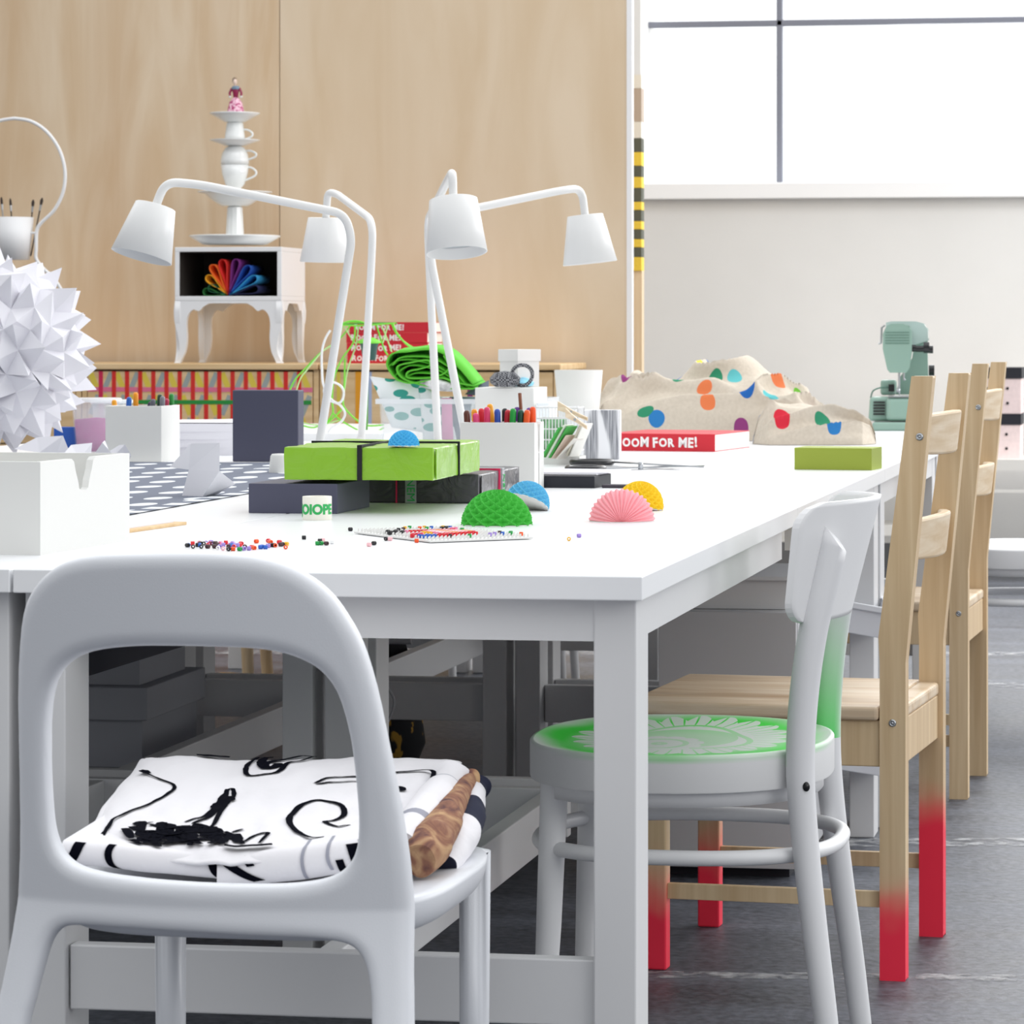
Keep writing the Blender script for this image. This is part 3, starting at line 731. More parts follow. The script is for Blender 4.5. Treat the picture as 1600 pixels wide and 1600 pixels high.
# ================= things on the tables =================
def boxy(name, label, cat, px, py, w, d, h, rz, mats, base=TH, bev=.002, group=None, lid=None):
    """a box seen by its near right bottom corner (px, py); w to the left, d away"""
    o = at(px, py, base)
    g = MB().box(-w, 0, 0, d, 0, h)
    if lid:
        g.box(-w-.002, .002, -.002, d+.002, h-lid, h+.001)
    return solo(name, g, mats, label, cat, o, rz, group, bev=bev)
def notched(name, label, px, py, w, d, h, rz, nside='x', nw=.09, nd=.085):
    """open white box with a V notch in the side wall"""
    o = at(px, py, TH); t = thing(name, label, 'box', o, rz)
    g = MB(); th = .009; g.weld = 1e-6
    g.box(-w, 0, 0, d, 0, .006); g.box(-w, 0, 0, th, .006, h); g.box(-w, 0, d-th, d, .006, h); g.box(-w, -w+th, th, d-th, .006, h)
    def V(c, n2):
        pts = [(c-nw/2-.006, h), (c-nw/2, h-.004)]
        for k in range(7): a = PI+k/6*PI/2*1.0; pass
        b0 = nw*.27
        pts = [(c-nw/2-.006, h), (c-nw/2+.002, h-.004), (c-nw/2+.007, h-.016), (c-b0, h-nd+.012), (c-b0+.003, h-nd+.003), (c-b0+.010, h-nd), (c+b0-.010, h-nd), (c+b0-.003, h-nd+.003), (c+b0, h-nd+.012), (c+nw/2-.007, h-.016), (c+nw/2-.002, h-.004), (c+nw/2+.006, h)]
        return pts
    c = d*.47
    poly = [(th, .006), (th, h)]+V(c, 0)+[(d-th, h), (d-th, .006)]
    g2 = MB()
    # notch wall as strips so that it stays simple
    vs = V(c, 0)
    for x0, x1 in ((-th, 0),):
        g2.prism([(th, .006), (th, h)]+vs[:6]+[(vs[5][0], .006)], 'x', x0, x1)
        g2.prism([(vs[5][0], .006)]+vs[5:7]+[(vs[6][0], .006)], 'x', x0, x1)
        g2.prism([(vs[6][0], .006)]+vs[6:]+[(d-th, h), (d-th, .006)], 'x', x0, x1)
    part('box_body', g, card, t); part('notched_side', g2, card, t)
    return o
notched('storage_box', 'open white box with notched side at the near left corner of the tables', 63, 868, .26, .30, .117, math.radians(-3), nw=.068, nd=.042)
solo('pen_box', MB().tray(-.125, 0, 0, .13, 0, .12, .006), card, 'white box of pens in front of the red taped drawers', 'box', at(252, 722, TH), 0, bev=.001)
mbx = at(835, 766, TH); notched('marker_box', 'white box full of colourful felt tip markers', 835, 766, .134, .085, .119, 0, nw=.03, nd=.055)

def marker(px, py, z, c, label, lean=0, r=.0052, name='felt_marker', cat='marker', ln=.13):
    p = atz(px, py, z); base_h = TH+.008
    L_ = max(.05, (p.z-base_h))
    t = thing(name, label, cat, (p.x-math.sin(math.radians(lean))*L_, p.y, base_h))
    t.rotation_euler = (0, math.radians(lean), 0)
    part('barrel', MB().lathe([(0, 0), (r*.85, 0), (r*.9, L_-.045), (r*.9, L_-.04)], 14), mat('marker_barrel_white', 'eeeeee', .4), t)
    part('cap', MB().lathe([(r*.9, L_-.045), (r, L_-.043), (r, L_-.006), (r*.85, L_-.002), (r*.4, L_), (0, L_)], 16), mat('marker_'+c, c, .35), t)
for px, py, dz, c, nm, ln in [(729, 641, .02, '5a2a1c', 'brown', -6), (741, 639, .06, 'f0a020', 'amber', -5), (743, 645, .015, 'e0447c', 'rose pink, leaning left', -10), (752, 638, .05, 'd81e30', 'bright red, at the left', -4), (761, 636, .02, 'dd3a6a', 'deep pink, upright', 0),
     (765, 630, .06, 'f2a81c', 'yellow orange, tallest leaning left', -14), (777, 639, .025, '2a4fb0', 'blue', -3), (789, 638, .06, '14141c', 'black', 0), (794, 640, .03, 'c82032', 'dark red, leaning right', 7), (802, 638, .015, '149a3a', 'light green', 5),
     (808, 636, .06, '5a2a86', 'purple, behind the green one', 2), (814, 640, .02, '0d4a38', 'dark green', 4), (826, 640, .015, 'ee5a1c', 'orange, leaning right', 9), (829, 637, .05, '6a3a9a', 'violet, behind the orange one', 4), (834.5, 635.5, .035, 'ee5620', 'red orange, at the right corner', 0)]:
    marker(px-(2 if px > 815 else 0), py, 5.79+dz, c, 'felt tip marker with '+nm.replace('leaning', 'cap, leaning').replace('upright', 'cap, upright').replace('at the', 'cap, at the').replace('behind the', 'cap, behind the').replace('tallest cap, leaning', 'tallest cap, leaning')+('' if ',' in nm else ' cap')+' in the white box', ln*.55, .0057)
p = atz(812, 614, 5.85); q = Vector((p.x+.012, p.y, TH+.01))
solo('pencil', MB().tube([q-q, (p-q)*.985, p-q], [.0032, .0032, .0031], 6, smooth=False), mat('brown_pencil', '8a543c', .5), 'brown pencil standing among the felt tip markers', 'pencil', q)
for px, py, dz, c, nm, ln in [(178, 624, .05, 'f0a31c', 'amber pen leaning left at the left of the pen box', -14), (202, 620, .04, '2060b8', 'blue pen leaning in the white pen box', 8), (212, 613, .06, 'f29a14', 'tall orange pen upright in the white pen box', 0), (240, 622, .03, '5a5c68', 'grey pen leaning right in the pen box', 22),
     (250, 616, .08, '16402c', 'black and green pen in the pen box middle', 5), (254, 619, .05, '7c7e86', 'grey capped pen beside the dark green one', 3), (268, 615, .09, '1f8a34', 'green pen at the right end of the pen box', 0), (236, 625, .05, '3a2c50', 'dark purple pen lying low in the pen box', 28), (261, 622, .07, 'b03050', 'crimson pen low between grey and green pens', 15)]:
    marker(px, py, 7.04+dz, c, nm, ln*.5, .0058, 'pen', 'pen')

# --- slate boxes and gifts
boxy('gift_box', 'slate grey box standing upright behind the wrapped gifts', 'box', 466, 722, .146, .045, .154, 0, darkbox, lid=None)
db = boxy('gift_box', 'flat slate grey box lying at the front under the green gift', 'box', 527, 803, .141, .20, .046, 0, darkbox, bev=.0015)
mgrey, t, b = nt('charcoal_wrapping'); b.inputs['Base Color'].default_value = srgb('4a484e'); b.inputs['Roughness'].default_value = .32
co = t.nodes.new('ShaderNodeTexCoord'); n = t.nodes.new('ShaderNodeTexNoise'); n.inputs['Scale'].default_value = 22; n.inputs['Detail'].default_value = 3; n.inputs['Distortion'].default_value = 1
t.links.new(co.outputs['Object'], n.inputs['Vector']); bp = t.nodes.new('ShaderNodeBump'); bp.inputs['Strength'].default_value = .5; bp.inputs['Distance'].default_value = .012
t.links.new(n.outputs['Fac'], bp.inputs['Height']); t.links.new(bp.outputs['Normal'], b.inputs['Normal'])
mgreen = mgrey.copy(); mgreen.name = 'lime_wrapping'; mgreen.node_tree.nodes['Principled BSDF'].inputs['Base Color'].default_value = srgb('84b627')
def gift(name, label, px, py, w, d, h, base, m_, rz, wob, ribs):
    o = at(px, py, base); t = thing(name, label, 'gift', o, rz)
    g = MB(); n = 14
    bm = bmesh.new(); bmesh.ops.create_cube(bm, size=1); bmesh.ops.subdivide_edges(bm, edges=bm.edges, cuts=n, use_grid_fill=True)
    for v in bm.verts:
        x, y, z = v.co; v.co = Vector(((x-.5)*w, (y+.5)*d, (z+.5)*h))
        e = noise.noise(v.co*28)*wob+noise.noise(v.co*70)*wob*.35
        dv = Vector((x, y, z)); k = Vector([c if abs(c) > .499 else 0 for c in dv]); v.co += k*e*2
        if v.co.z < 0: v.co.z = 0
        if len([c for c in dv if abs(c) > .499]) >= 2: v.co -= k*.002
    me = bpy.data.meshes.new('wrapping'); bm.to_mesh(me); bm.free(); me.materials.append(m_)
    for p_ in me.polygons: p_.use_smooth = False
    part('wrapping', me, None, t)
    # folded end triangles
    fl = MB(); fl.add([(.0025, .012, h*.06), (.0025, d*.16, h*.5), (.0025, .012, h*.94), (.0006, .012, h*.06), (.0006, d*.16, h*.5), (.0006, .012, h*.94)], [(0, 1, 2), (3, 5, 4), (0, 3, 4, 1), (1, 4, 5, 2), (2, 5, 3, 0)])
    part('end_flap', fl, m_, t)
    for kind, pos, wid, mm, lab in ribs:
        r_ = MB(); e = .0028
        if kind == 'x':   # band across the short way: wraps front, top, back at x=pos
            r_.box(-pos-wid/2, -pos+wid/2, -e, d+e, h-.0005, h+e); r_.box(-pos-wid/2, -pos+wid/2, -e, .0005, .0005, h); r_.box(-pos-wid/2, -pos+wid/2, d-.0005, d+e, 0.0005, h)
        else:
            r_.box(-w-e, e, pos-wid/2, pos+wid/2, h-.0005, h+e); r_.box(-.0005, e, pos-wid/2, pos+wid/2, .0005, h); r_.box(-w-e, -w+.0005, pos-wid/2, pos+wid/2, .0005, h)
        part('ribbon', r_, mm, t, label=lab)
    return t
blkrib = mat('black_ribbon', '14141c', .8); pink = mat('pink_cord', 'e02a5e', .6); tape = mat('printed_tape', 'a9acb0', .5); tgreen = mat('tape_green', '2fae5a', .6)
gg = gift('wrapped_gift', 'charcoal wrapped gift with pink cord and printed tape, under the green gift', 748, 787, .215, .33, .048, TH, mgrey, 0, .0010,
     [('x', .137, .0022, pink, 'pink cord'), ('y', .155, .0022, pink, 'pink cord'), ('x', .113, .018, tape, 'grey tape with green letters'), ('y', .18, .018, tape, 'pale tape with green letters')])
part('tape_lettering', text_mesh('tl', 'NEM', .019, tgreen, xf=tr(-.113, -.0036, .022) @ rot('Y', 90)), None, gg)
part('tape_lettering', text_mesh('tl', 'NEM', .019, tgreen, xf=tr(.0036, .18, .022) @ rot('Z', 90) @ rot('Y', 90)), None, gg)
gift('wrapped_gift', 'bright lime green wrapped gift tied with black ribbon, on top of the others', 677, 752, .235, .36, .052, TH+.051, mgreen, math.radians(1), .0018,
     [('x', .115, .0075, blkrib, 'black ribbon'), ('y', .185, .0045, blkrib, 'black ribbon')])
# small white dome-shaped puck
solo('lidded_pot', MB().lathe([(0, 0), (.021, 0), (.0215, .004), (.018, .036), (.015, .040), (0, .041)], 28), card, 'small round white pot half hidden behind the left end of the green gift', 'pot', at(437, 741, TH))
# tape roll
o = at(495.5, 812, TH); tr_ = thing('tape_roll', 'roll of white tape with green lettering in front of the slate box', 'tape', o)
part('roll', MB().lathe([(.0125, 0), (.0215, 0), (.0218, .001), (.0218, .034), (.0215, .035), (.0125, .035), (.0122, .034), (.0122, .001), (.0125, 0)], 40), mat('tape_cream', 'efece0', .5), tr_)
def bent_text(body, size, R, zc, m_, sx=1, ph=0, par=None, nm='lettering', fat=.0003):
    me = text_mesh(nm, body, size, m_, ext=.0003, fat=fat, sx=sx)
    bm = bmesh.new(); bm.from_mesh(me)
    bmesh.ops.subdivide_edges(bm, edges=[e for e in bm.edges if e.calc_length() > .002], cuts=2); bm.to_mesh(me); bm.free()
    for v in me.vertices:
        a = v.co.x/R-PI/2+ph; v.co = Vector((math.cos(a)*(R+.0002-v.co.y*.5), math.sin(a)*(R+.0002-v.co.y*.5), v.co.z+zc))
    return part(nm, me, None, par)
bent_text('JOIOPE', .020, .0219, .0155, tgreen, .95, A, tr_, fat=.0009)

# --- honeycomb half balls
def halfball(px, py, r, c, label, pleat='comb', tilt=0, yaw=0, z=None, base=TH, squash=1.0, flat=None, roty=0):
    o = at(px, py, base); m_ = mat('tissue_'+c, c, .75, sss=0)
    g = MB()
    if pleat == 'comb':
        na, nb = 168, 44; K = 14
        def fn(u, v):
            th = u*2*PI; ph = v*PI/2*.98
            a_, b_ = u*K, v*5.5
            d1, d2 = abs(((a_+b_) % 1)-.5)*2, abs(((a_-b_) % 1)-.5)*2
            dep = 1-.15*(1-max(d1, d2)**1.3)*math.cos(ph)**.5
            R = r*dep
            return Vector((R*math.cos(th)*math.cos(ph), R*math.sin(th)*math.cos(ph), R*math.sin(ph)*squash))
        g.grid(fn, na, nb, smooth=False)
    else:   # pleats opening like a fan towards the viewer
        na, nb = 120, 26; K = 19
        def fn(u, v):
            a = u*PI; ph = (v-.5)*PI*.98
            f = abs(((u*K) % 1)-.5)*2
            dep = 1-.075*f**1.5*math.cos(ph)**.4
            wob = .05*math.sin(v*PI*5+int(u*K)*1.7)*math.cos(ph)
            R = r*dep; a2 = a+wob*.5*f
            return Vector((R*math.cos(a2)*math.cos(ph), R*math.sin(ph)*.9, R*math.sin(a2)*math.cos(ph)*squash))
        g.grid(fn, na, nb, smooth=False)
    t = thing('paper_half_ball', label, 'paper decoration', o+Vector((0, r*.85*(1 if base == TH else .2), 0)), yaw)
    t.rotation_euler = (tilt, roty, yaw)
    part('tissue', g, m_, t)
    part('card_back', MB().lathe([(0, .0), (r*.97, .0), (r*.97, .0012), (0, .0012)], 48), card if flat is None else flat, t)
    return t
halfball(766, 823, .0525, '3fb63a', 'green honeycomb paper half ball behind the bead pegboard', yaw=A, squash=.98)
x = halfball(817, 800, .036, '5fb8e0', 'light blue paper half ball tilted beside the green one, white back showing', tilt=math.radians(-24), roty=math.radians(14))
x.location.z += .0115
halfball(630, 697, .0245, '4ab4e4', 'small blue paper half ball lying on the green gift', base=TH+.1045, yaw=.4)
halfball(964, 817, .0495, 'f6a3ab', 'large pink pleated paper half ball nearest the front', 'fan', yaw=A, squash=.98)
x = halfball(994, 799, .038, 'f5cf1e', 'yellow paper half ball leaning between the two pink ones', roty=math.radians(12)); x.location.z += .008
halfball(1011, 795, .024, 'f0909e', 'smaller pink paper half ball half hidden behind the yellow one', 'fan', yaw=A)

# --- pegboard and beads
FL, FR, BL = at(672, 849, TH), at(833, 843, TH), at(633, 832, TH)
ex = (FR-FL); Wp = ex.length; ex.normalize(); ey = Vector((-ex.y, ex.x, 0)); Dp = .235
rzp = math.atan2(ex.y, ex.x)
pbt = thing('pegboard', 'square white pegboard partly covered with melting beads', 'pegboard', FL, rzp)
part('board', MB().box(0, Wp, 0, Dp, .001, .0035), card, pbt, bev=.0006)
npx, npy = 25, 24; sx_, sy_ = (Wp-.01)/(npx-1), (Dp-.01)/(npy-1)
pg = MB()
for i in range(npx):
    for j in range(npy): pg.lathe([(.0012, .0035), (.0009, .0075), (0, .0078)], 6, c=(.005+i*sx_, .005+j*sy_, 0))
tag(part('peg', pg, card, pbt), kind='stuff')
BC = {'black': '15151b', 'red': 'dd1f2e', 'blue': '2a66c8', 'green': '129a44', 'orange': 'f0561c', 'purple': 'a58bd8', 'brown': '43232a', 'pink': 'f08ab0', 'yellow': 'f0b81e', 'white': 'f2f2f2', 'light pink': 'f7c3c8'}
bead_me = {}
for c, h_ in BC.items():
    bead_me[c] = MB().lathe([(.0013, 0), (.0026, 0), (.0027, .0004), (.0027, .0046), (.0026, .005), (.0013, .005), (.0013, 0)], 12).mesh('bead', mat('bead_'+c, h_, .35))
def bead(c, p, lie, label, group, rz=0):
    o = bpy.data.objects.new('bead', bead_me[c]); col.objects.link(o)
    o.location = p; 
    if lie: o.rotation_euler = (PI/2, 0, rz); o.location = p+Vector((0, 0, .0027))
    tag(o, label, 'bead', group)
def grp(c, where): return c+' tube bead '+where
def pegbead(i, j, c):
    p = FL+ex*(.005+i*sx_)+ey*(.005+j*sy_)+Vector((0, 0, .004)); w = 'standing on the white pegboard'
    bead(c, p, False, grp(c, w), c+' beads on the pegboard')
used = set()
def pegs(c, lst):
    for i, j in lst:
        if (i, j) not in used: used.add((i, j)); pegbead(i, j, c)
pegs('blue', [(1, 4), (2, 4), (3, 4), (3, 5), (1, 5), (4, 4), (21, 4), (17, 21), (21, 20)]); pegs('red', [(0, 6), (1, 7), (2, 7), (3, 7)])
pegs('pink', [(2, 8), (3, 8), (4, 8), (5, 14), (19, 17), (20, 17)]); pegs('black', [(1, 14), (2, 14), (3, 15), (1, 15), (2, 16), (4, 16), (3, 13), (4, 14), (7, 19), (18, 19), (19, 19), (20, 20), (0, 13)])
pegs('brown', [(9, 20), (22, 6), (7, 3)]); pegs('yellow', [(11, 22), (16, 22), (6, 10), (20, 21)]); pegs('orange', [(24, 2), (14, 21)]); pegs('green', [(24, 5), (23, 4), (11, 2), (15, 20), (19, 14), (13, 23), (20, 15)]); pegs('purple', [(17, 3), (19, 4)])
for k in range(19):       # a big red outline filled with pink and yellow
    i = 5+k*.72; pegs('red', [(int(i), 4+(k//4))])
for i in range(7, 17): pegs('red', [(i, 6)])
for j in range(7, 14):
    for i in range(7, 18):
        if (i-12)**2/30+(j-10)**2/12 < 1.05: pegs(['light pink', 'yellow', 'white', 'light pink', 'pink'][(i*3+j*5) % 5], [(i, j)])
for i in range(6, 18): pegs('red', [(i, 14)])
def loose(px, py, c, lie=True, label=None, group=None):
    bead(c, at(px, py, TH), lie, label or grp(c, 'in the loose pile above the white chair back'), group or c+' beads in the loose pile', random.random()*3)
rb_ = random.Random(11)
row = ['black', 'blue', 'red', 'black', 'black', 'black', 'black', 'blue', 'black', 'brown', 'red', 'red', 'brown', 'brown', 'brown', 'purple', 'purple', 'pink', 'brown', 'pink', 'purple', 'red', 'red', 'red', 'brown']
pxs = [291, 294, 298, 302, 306, 311, 315, 308, 319, 322, 325, 328, 333, 337, 331, 342, 346, 343, 354, 357, 362, 366, 372, 375, 382]
for k, (c, x_) in enumerate(zip(row, pxs)): loose(x_, 857-(k % 3)*2.4+(0 if k else -2), c)
for x_, y_, c in [(322, 851, 'purple'), (328, 850, 'purple'), (334, 852, 'brown'), (311, 851, 'pink'), (350, 851, 'red'), (358, 855, 'blue'), (362, 857, 'blue'), (368, 855, 'purple'), (341, 859, 'white'), (349, 860, 'light pink'), (356, 861, 'black'), (361, 861, 'orange'), (372, 861, 'green'), (379, 860, 'purple'), (386, 860, 'purple'),
    (391, 858, 'red'), (395, 859, 'orange'), (398, 849, 'orange'), (404, 858, 'blue'), (408, 857, 'blue'), (412, 858, 'blue'), (416, 856, 'purple'), (420, 855, 'brown'), (425, 855, 'black'), (421, 850, 'orange'), (418, 848, 'red'), (430, 855, 'orange'), (434, 850, 'red'), (436, 854, 'brown'), (441, 853, 'brown'), (445, 853, 'yellow'), (447, 858, 'orange')]:
    loose(x_, y_, c)
for x_, y_, c, w in [(472, 843, 'black', 'lying alone above the chair back right end'), (545, 830, 'black', 'lying alone nearest the tape roll'), (493, 852, 'green', 'leftmost of the small cluster under the tape roll'), (500, 852, 'green', 'in the middle of the small cluster under the tape roll'), (508, 852, 'brown', 'at the right end of the small cluster under the tape roll'), (497, 848, 'black', 'behind the two green beads of the small cluster'), (502, 847, 'light pink', 'behind the small green cluster'), (516, 850, 'white', 'just right of the small green cluster'),
    (574, 854, 'light pink', 'nearest the front, alone left of the pegboard'), (582, 852, 'black', 'beside the front light pink bead, left of the pegboard'), (602, 845, 'black', 'of the touching pair left of the pegboard'), (607, 845, 'light pink', 'of the touching pair left of the pegboard'), (648, 848, 'orange', 'at the pegboard front left corner'), (889, 845, 'yellow', 'right of the pegboard'), (902, 840, 'purple', 'right of the pegboard, behind the yellow one')]:
    bead(c, at(x_, y_, TH), True, c+' tube bead '+w, None, random.random()*3)

# --- grey fabric with pale ovals, white and grey edging
m, t, b = nt('grey_oval_print'); b.inputs['Roughness'].default_value = .85
co = t.nodes.new('ShaderNodeTexCoord'); sp = t.nodes.new('ShaderNodeSeparateXYZ'); t.links.new(co.outputs['Object'], sp.inputs[0])
def mth(t, op, a, b_=None, c=None):
    n = t.nodes.new('ShaderNodeMath'); n.operation = op
    for i, x_ in enumerate((a, b_, c)):
        if x_ is None: continue
        if isinstance(x_, (int, float)): n.inputs[i].default_value = x_
        else: t.links.new(x_, n.inputs[i])
    return n.outputs[0]
yr = mth(t, 'MULTIPLY', sp.outputs[1], 5.2); ro = mth(t, 'FLOOR', yr); fy = mth(t, 'SUBTRACT', mth(t, 'SUBTRACT', yr, ro), .5)
xr = mth(t, 'ADD', mth(t, 'MULTIPLY', sp.outputs[0], 14.5), mth(t, 'MULTIPLY', ro, .5)); fx = mth(t, 'SUBTRACT', mth(t, 'FRACT', xr), .5)
dd = mth(t, 'SQRT', mth(t, 'ADD', mth(t, 'POWER', mth(t, 'MULTIPLY', fx, 1.0), 2.0), mth(t, 'POWER', mth(t, 'MULTIPLY', fy, 1.25), 2.0)))
inn = mth(t, 'LESS_THAN', dd, .30)
ed = mth(t, 'GREATER_THAN', sp.outputs[0], -.034); st = mth(t, 'GREATER_THAN', mth(t, 'FRACT', mth(t, 'MULTIPLY', sp.outputs[1], 9)), .5)
fac = mth(t, 'ADD', mth(t, 'MULTIPLY', inn, mth(t, 'SUBTRACT', 1.0, ed)), mth(t, 'MULTIPLY', ed, st))
mx = t.nodes.new('ShaderNodeMixRGB'); mx.inputs['Color1'].default_value = srgb('6b7180'); mx.inputs['Color2'].default_value = srgb('e2e5e8'); t.links.new(fac, mx.inputs['Fac']); t.links.new(mx.outputs[0], b.inputs['Base Color'])
c0 = at(200, 806, TH); g = MB()
def fab(u, v):
    x_ = -u*.95; y_ = v*1.95; z_ = .0008+.0009*(1+noise.noise(Vector((x_*6, y_*4, 0))))+.004*max(0, noise.noise(Vector((x_*3+4, y_*3, 7)))-.25)*(u > .06)
    return Vector((x_, y_, z_))
g.grid(fab, 60, 110)
solo('oval_print_fabric', g, m, 'grey fabric with pale ovals and dashed edge spread flat on the middle tables', 'fabric', c0, math.radians(.6))
# thin drawing board
bo = at(292, 820, TH); bt = thing('drawing_board', 'thin wooden board with white paper beside the notched white box', 'board', bo, math.radians(-6))
part('board', MB().box(-.15, 0, -.24, 0, .0, .0045), pineboard, bt, bev=.001); part('paper_sheet', MB().box(-.145, -.012, -.23, -.02, .0045, .006), paper, bt)

# --- origami
def spike_ball():
    r = .215; o = at(0, 716, TH); c = Vector((o.x-.022, o.y+.03, TH+.235))
    bm = bmesh.new(); bmesh.ops.create_icosphere(bm, subdivisions=3, radius=r*.86)
    rr = random.Random(5)
    for v in bm.verts: v.co += Vector((rr.uniform(-1, 1), rr.uniform(-1, 1), rr.uniform(-1, 1)))*r*.035
    fs = list(bm.faces)
    # join pairs of triangles first so the pyramids become four sided modules
    bmesh.ops.join_triangles(bm, faces=bm.faces, angle_face_threshold=1, angle_shape_threshold=3.1)
    for f in list(bm.faces):
        cc = f.calc_center_median(); n_ = cc.normalized()
        tg = Vector((rr.uniform(-1, 1), rr.uniform(-1, 1), rr.uniform(-1, 1)))*.022
        tip = bm.verts.new(n_*r*rr.uniform(1.0, 1.06)+tg)
        vs = list(f.verts); bm.faces.remove(f)
        for i in range(len(vs)): bm.faces.new((vs[i], vs[(i+1) % len(vs)], tip))
    bmesh.ops.recalc_face_normals(bm, faces=bm.faces)
    me = bpy.data.meshes.new('paper_ball'); bm.to_mesh(me); bm.free(); me.materials.append(paper)
    zmin = min(v.co.z for v in me.vertices)
    o_ = part('origami_ball', me, None); o_.location = (c.x, c.y, TH-zmin+.001)
    tag(o_, 'big ball of white folded paper spikes at the left edge of the tables', 'origami')
spike_ball()
def origami(label, c, rz, s, lean=0, name='origami_piece', base=0):
    # a module of two folded square pyramids joined at a pinched waist
    g = MB(); vs = [(-.5, -.3, 0), (.2, -.35, 0), (.62, .1, .52), (.05, .4, 0), (-.25, -.1, .52), (.25, -.12, .5), (-.3, .2, .95), (.42, -.1, 1.0), (.25, .32, .55), (-.95, .1, .62)]
    fs = [(0, 1, 5, 4), (1, 2, 5), (1, 3, 2), (0, 3, 1), (0, 4, 3), (2, 3, 8), (4, 3, 8), (4, 5, 7, 6), (5, 2, 7), (2, 8, 7), (8, 6, 7), (4, 9, 6), (9, 8, 6), (4, 8, 9), (5, 2, 8, 4)]
    g.add([(x_*s, y_*s, z_*s) for x_, y_, z_ in vs], fs)
    o_ = solo(name, g, paper, label, 'origami', c, rz); o_.rotation_euler = (0, lean, rz); return o_
g = MB()
oc = at(318, 775, TH)
def LP(px, py, dz=0):
    p = atz(px, py, 5.53+dz)-oc; return p
V_ = [LP(284, 777), LP(316, 777, -.02), LP(295, 734), LP(343, 736, -.03), LP(368, 756, .02), LP(340, 772, .03), LP(298, 693), LP(343, 692, -.02), LP(265, 730, .0), LP(300, 700, .06), LP(325, 735, .06), LP(300, 776, .06)]
for q in V_: q.z = max(q.z, .0)
g.add(V_, [(0, 1, 3, 2), (1, 4, 3), (1, 5, 4), (2, 3, 7, 6), (8, 2, 6), (8, 6, 9), (3, 7, 9, 10), (2, 8, 9, 10), (6, 7, 9), (0, 2, 10, 11), (1, 0, 11, 5), (4, 5, 11, 10), (3, 4, 10)])
solo('origami_piece', g, paper, 'single white origami piece standing on the oval print fabric', 'origami', oc)
origami('white origami piece just behind the notched box, leftmost', at(75, 735, TH), .4, .07)
origami('white origami piece with a fold line behind the notched box, middle', at(128, 742, TH), 1.3, .062)
origami('white origami piece at the right of those behind the notched box', at(165, 735, TH), 2.2, .06)
origami('white origami piece between the spiky ball and pen box', at(188, 728, TH), -.5, .045)
# --- tubs behind
tubm = glassy('clear_plastic', 'eef3f8', .2, .12)
def tub(px, py, w, h, c, label):
    o = at(px, py, TH); t = thing('clear_tub', label, 'tub', o)
    part('tub_wall', MB().lathe([(0, .001), (w*.40, .001), (w*.48, h*.93), (w*.46, h*.93), (w*.38, .004), (0, .004)], 32), tubm, t)
    part('contents', MB().lathe([(0, .005), (w*.37, .005), (w*.425, h*.62), (0, h*.66)], 24), mat('stuff_'+c, c, .6), t)
    part('tub_lid', MB().lathe([(0, h*.94), (w*.5, h*.94), (w*.52, h*.95), (w*.52, h), (w*.49, h*1.02), (0, h*1.02)], 32), glassy('tub_lid', 'f4f7fa', .6, .2), t)
tub(150, 708, .115, .125, 'c0489a', 'clear lidded tub holding something magenta, beside the spiky paper ball')
tub(175, 701, .10, .115, '1c4aa8', 'clear lidded tub with blue contents behind the pen box')
boxy('blue_pack', 'small blue and white packet between the spiky ball and tubs', 'packet', 124, 708, .06, .03, .06, .1, mat('packet_blue', '1f57b0', .5))
# paper stacks right of pen box
for k, (x_, w_, label) in enumerate([(372, .2, 'lowest'), (372, .205, 'second'), (370, .195, 'third'), (360, .19, 'topmost')]):
    o = at(372, 712, TH); g = MB(); hh = .018
    g.grid(lambda u, v: Vector((-u*w_-.003*k, v*.27, (k+1)*hh+.002+.006*(1-u)*(k == 3)*math.sin(v*3))), 6, 6, smooth=True); g.box(-w_, -.004*k, 0, .27, k*hh, (k+1)*hh)
    solo('paper_stack', g, paper, 'white stack of paper behind the upright slate box, %s of four layers' % label, 'paper', o, math.radians(2*k-3))

# --- lamps
def lamp(label, top, bot, path, rt, rb_, base, zb):
    b0 = Vector(base)+Vector((0, 0, .004)); t = thing('desk_lamp', label, 'lamp', b0)
    T, B = atz(*top)-b0, atz(*bot)-b0
    ax = (B-T).normalized(); Ln = (B-T).length
    q = Vector((0, 0, 1)).rotation_difference(ax).to_matrix().to_4x4()
    g = MB(); g.M = Matrix.Translation(T) @ q
    g.lathe([(.012, .0005), (rt-.0015, 0), (rt, .0008), (rb_, Ln), (rb_-.0012, Ln+.0006), (rb_-.0022, Ln), (rt-.002, .0025), (.012, .003)], 48)
    sh = part('shade', g, lampw, t)
    d = MB(); d.M = g.M; d.lathe([(0, Ln*.78), (rt+(rb_-rt)*.78-.003, Ln*.78), (rt+(rb_-rt)*.78-.003, Ln*.8), (0, Ln*.8)], 40)
    part('diffuser', d, mat('lamp_diffuser', 'c9ced2', .5), sh)
    P = [atz(*p)-b0 for p in path]
    P[0] = T+(P[0]-T)*0+ax*.004
    pth = round_path(P, .05, 8)
    part('arm', MB().tube(pth, .0088, 16), lampw, t)
    e = P[-1]
    part('foot', MB().lathe([(0, 0), (.085, 0), (.088, .004), (.086, .014), (.08, .018), (.011, .02), (.009, .035), (0, .036)], 40, c=(e.x, e.y, 0)), lampw, t)
    return t
def lbase(px, z): return W(px, z, TH)
lamp('white desk lamp with the longest arm, shade hanging to the left by the drawer unit', (243, 322, 6.55), (221, 401, 6.533), [(243, 322, 6.55), (258, 284, 6.55), (310, 288, 6.58), (538, 334, 6.7), (550, 372, 6.7), (494, 726, 6.74)], .041, .062, lbase(494, 6.74), 6.7)
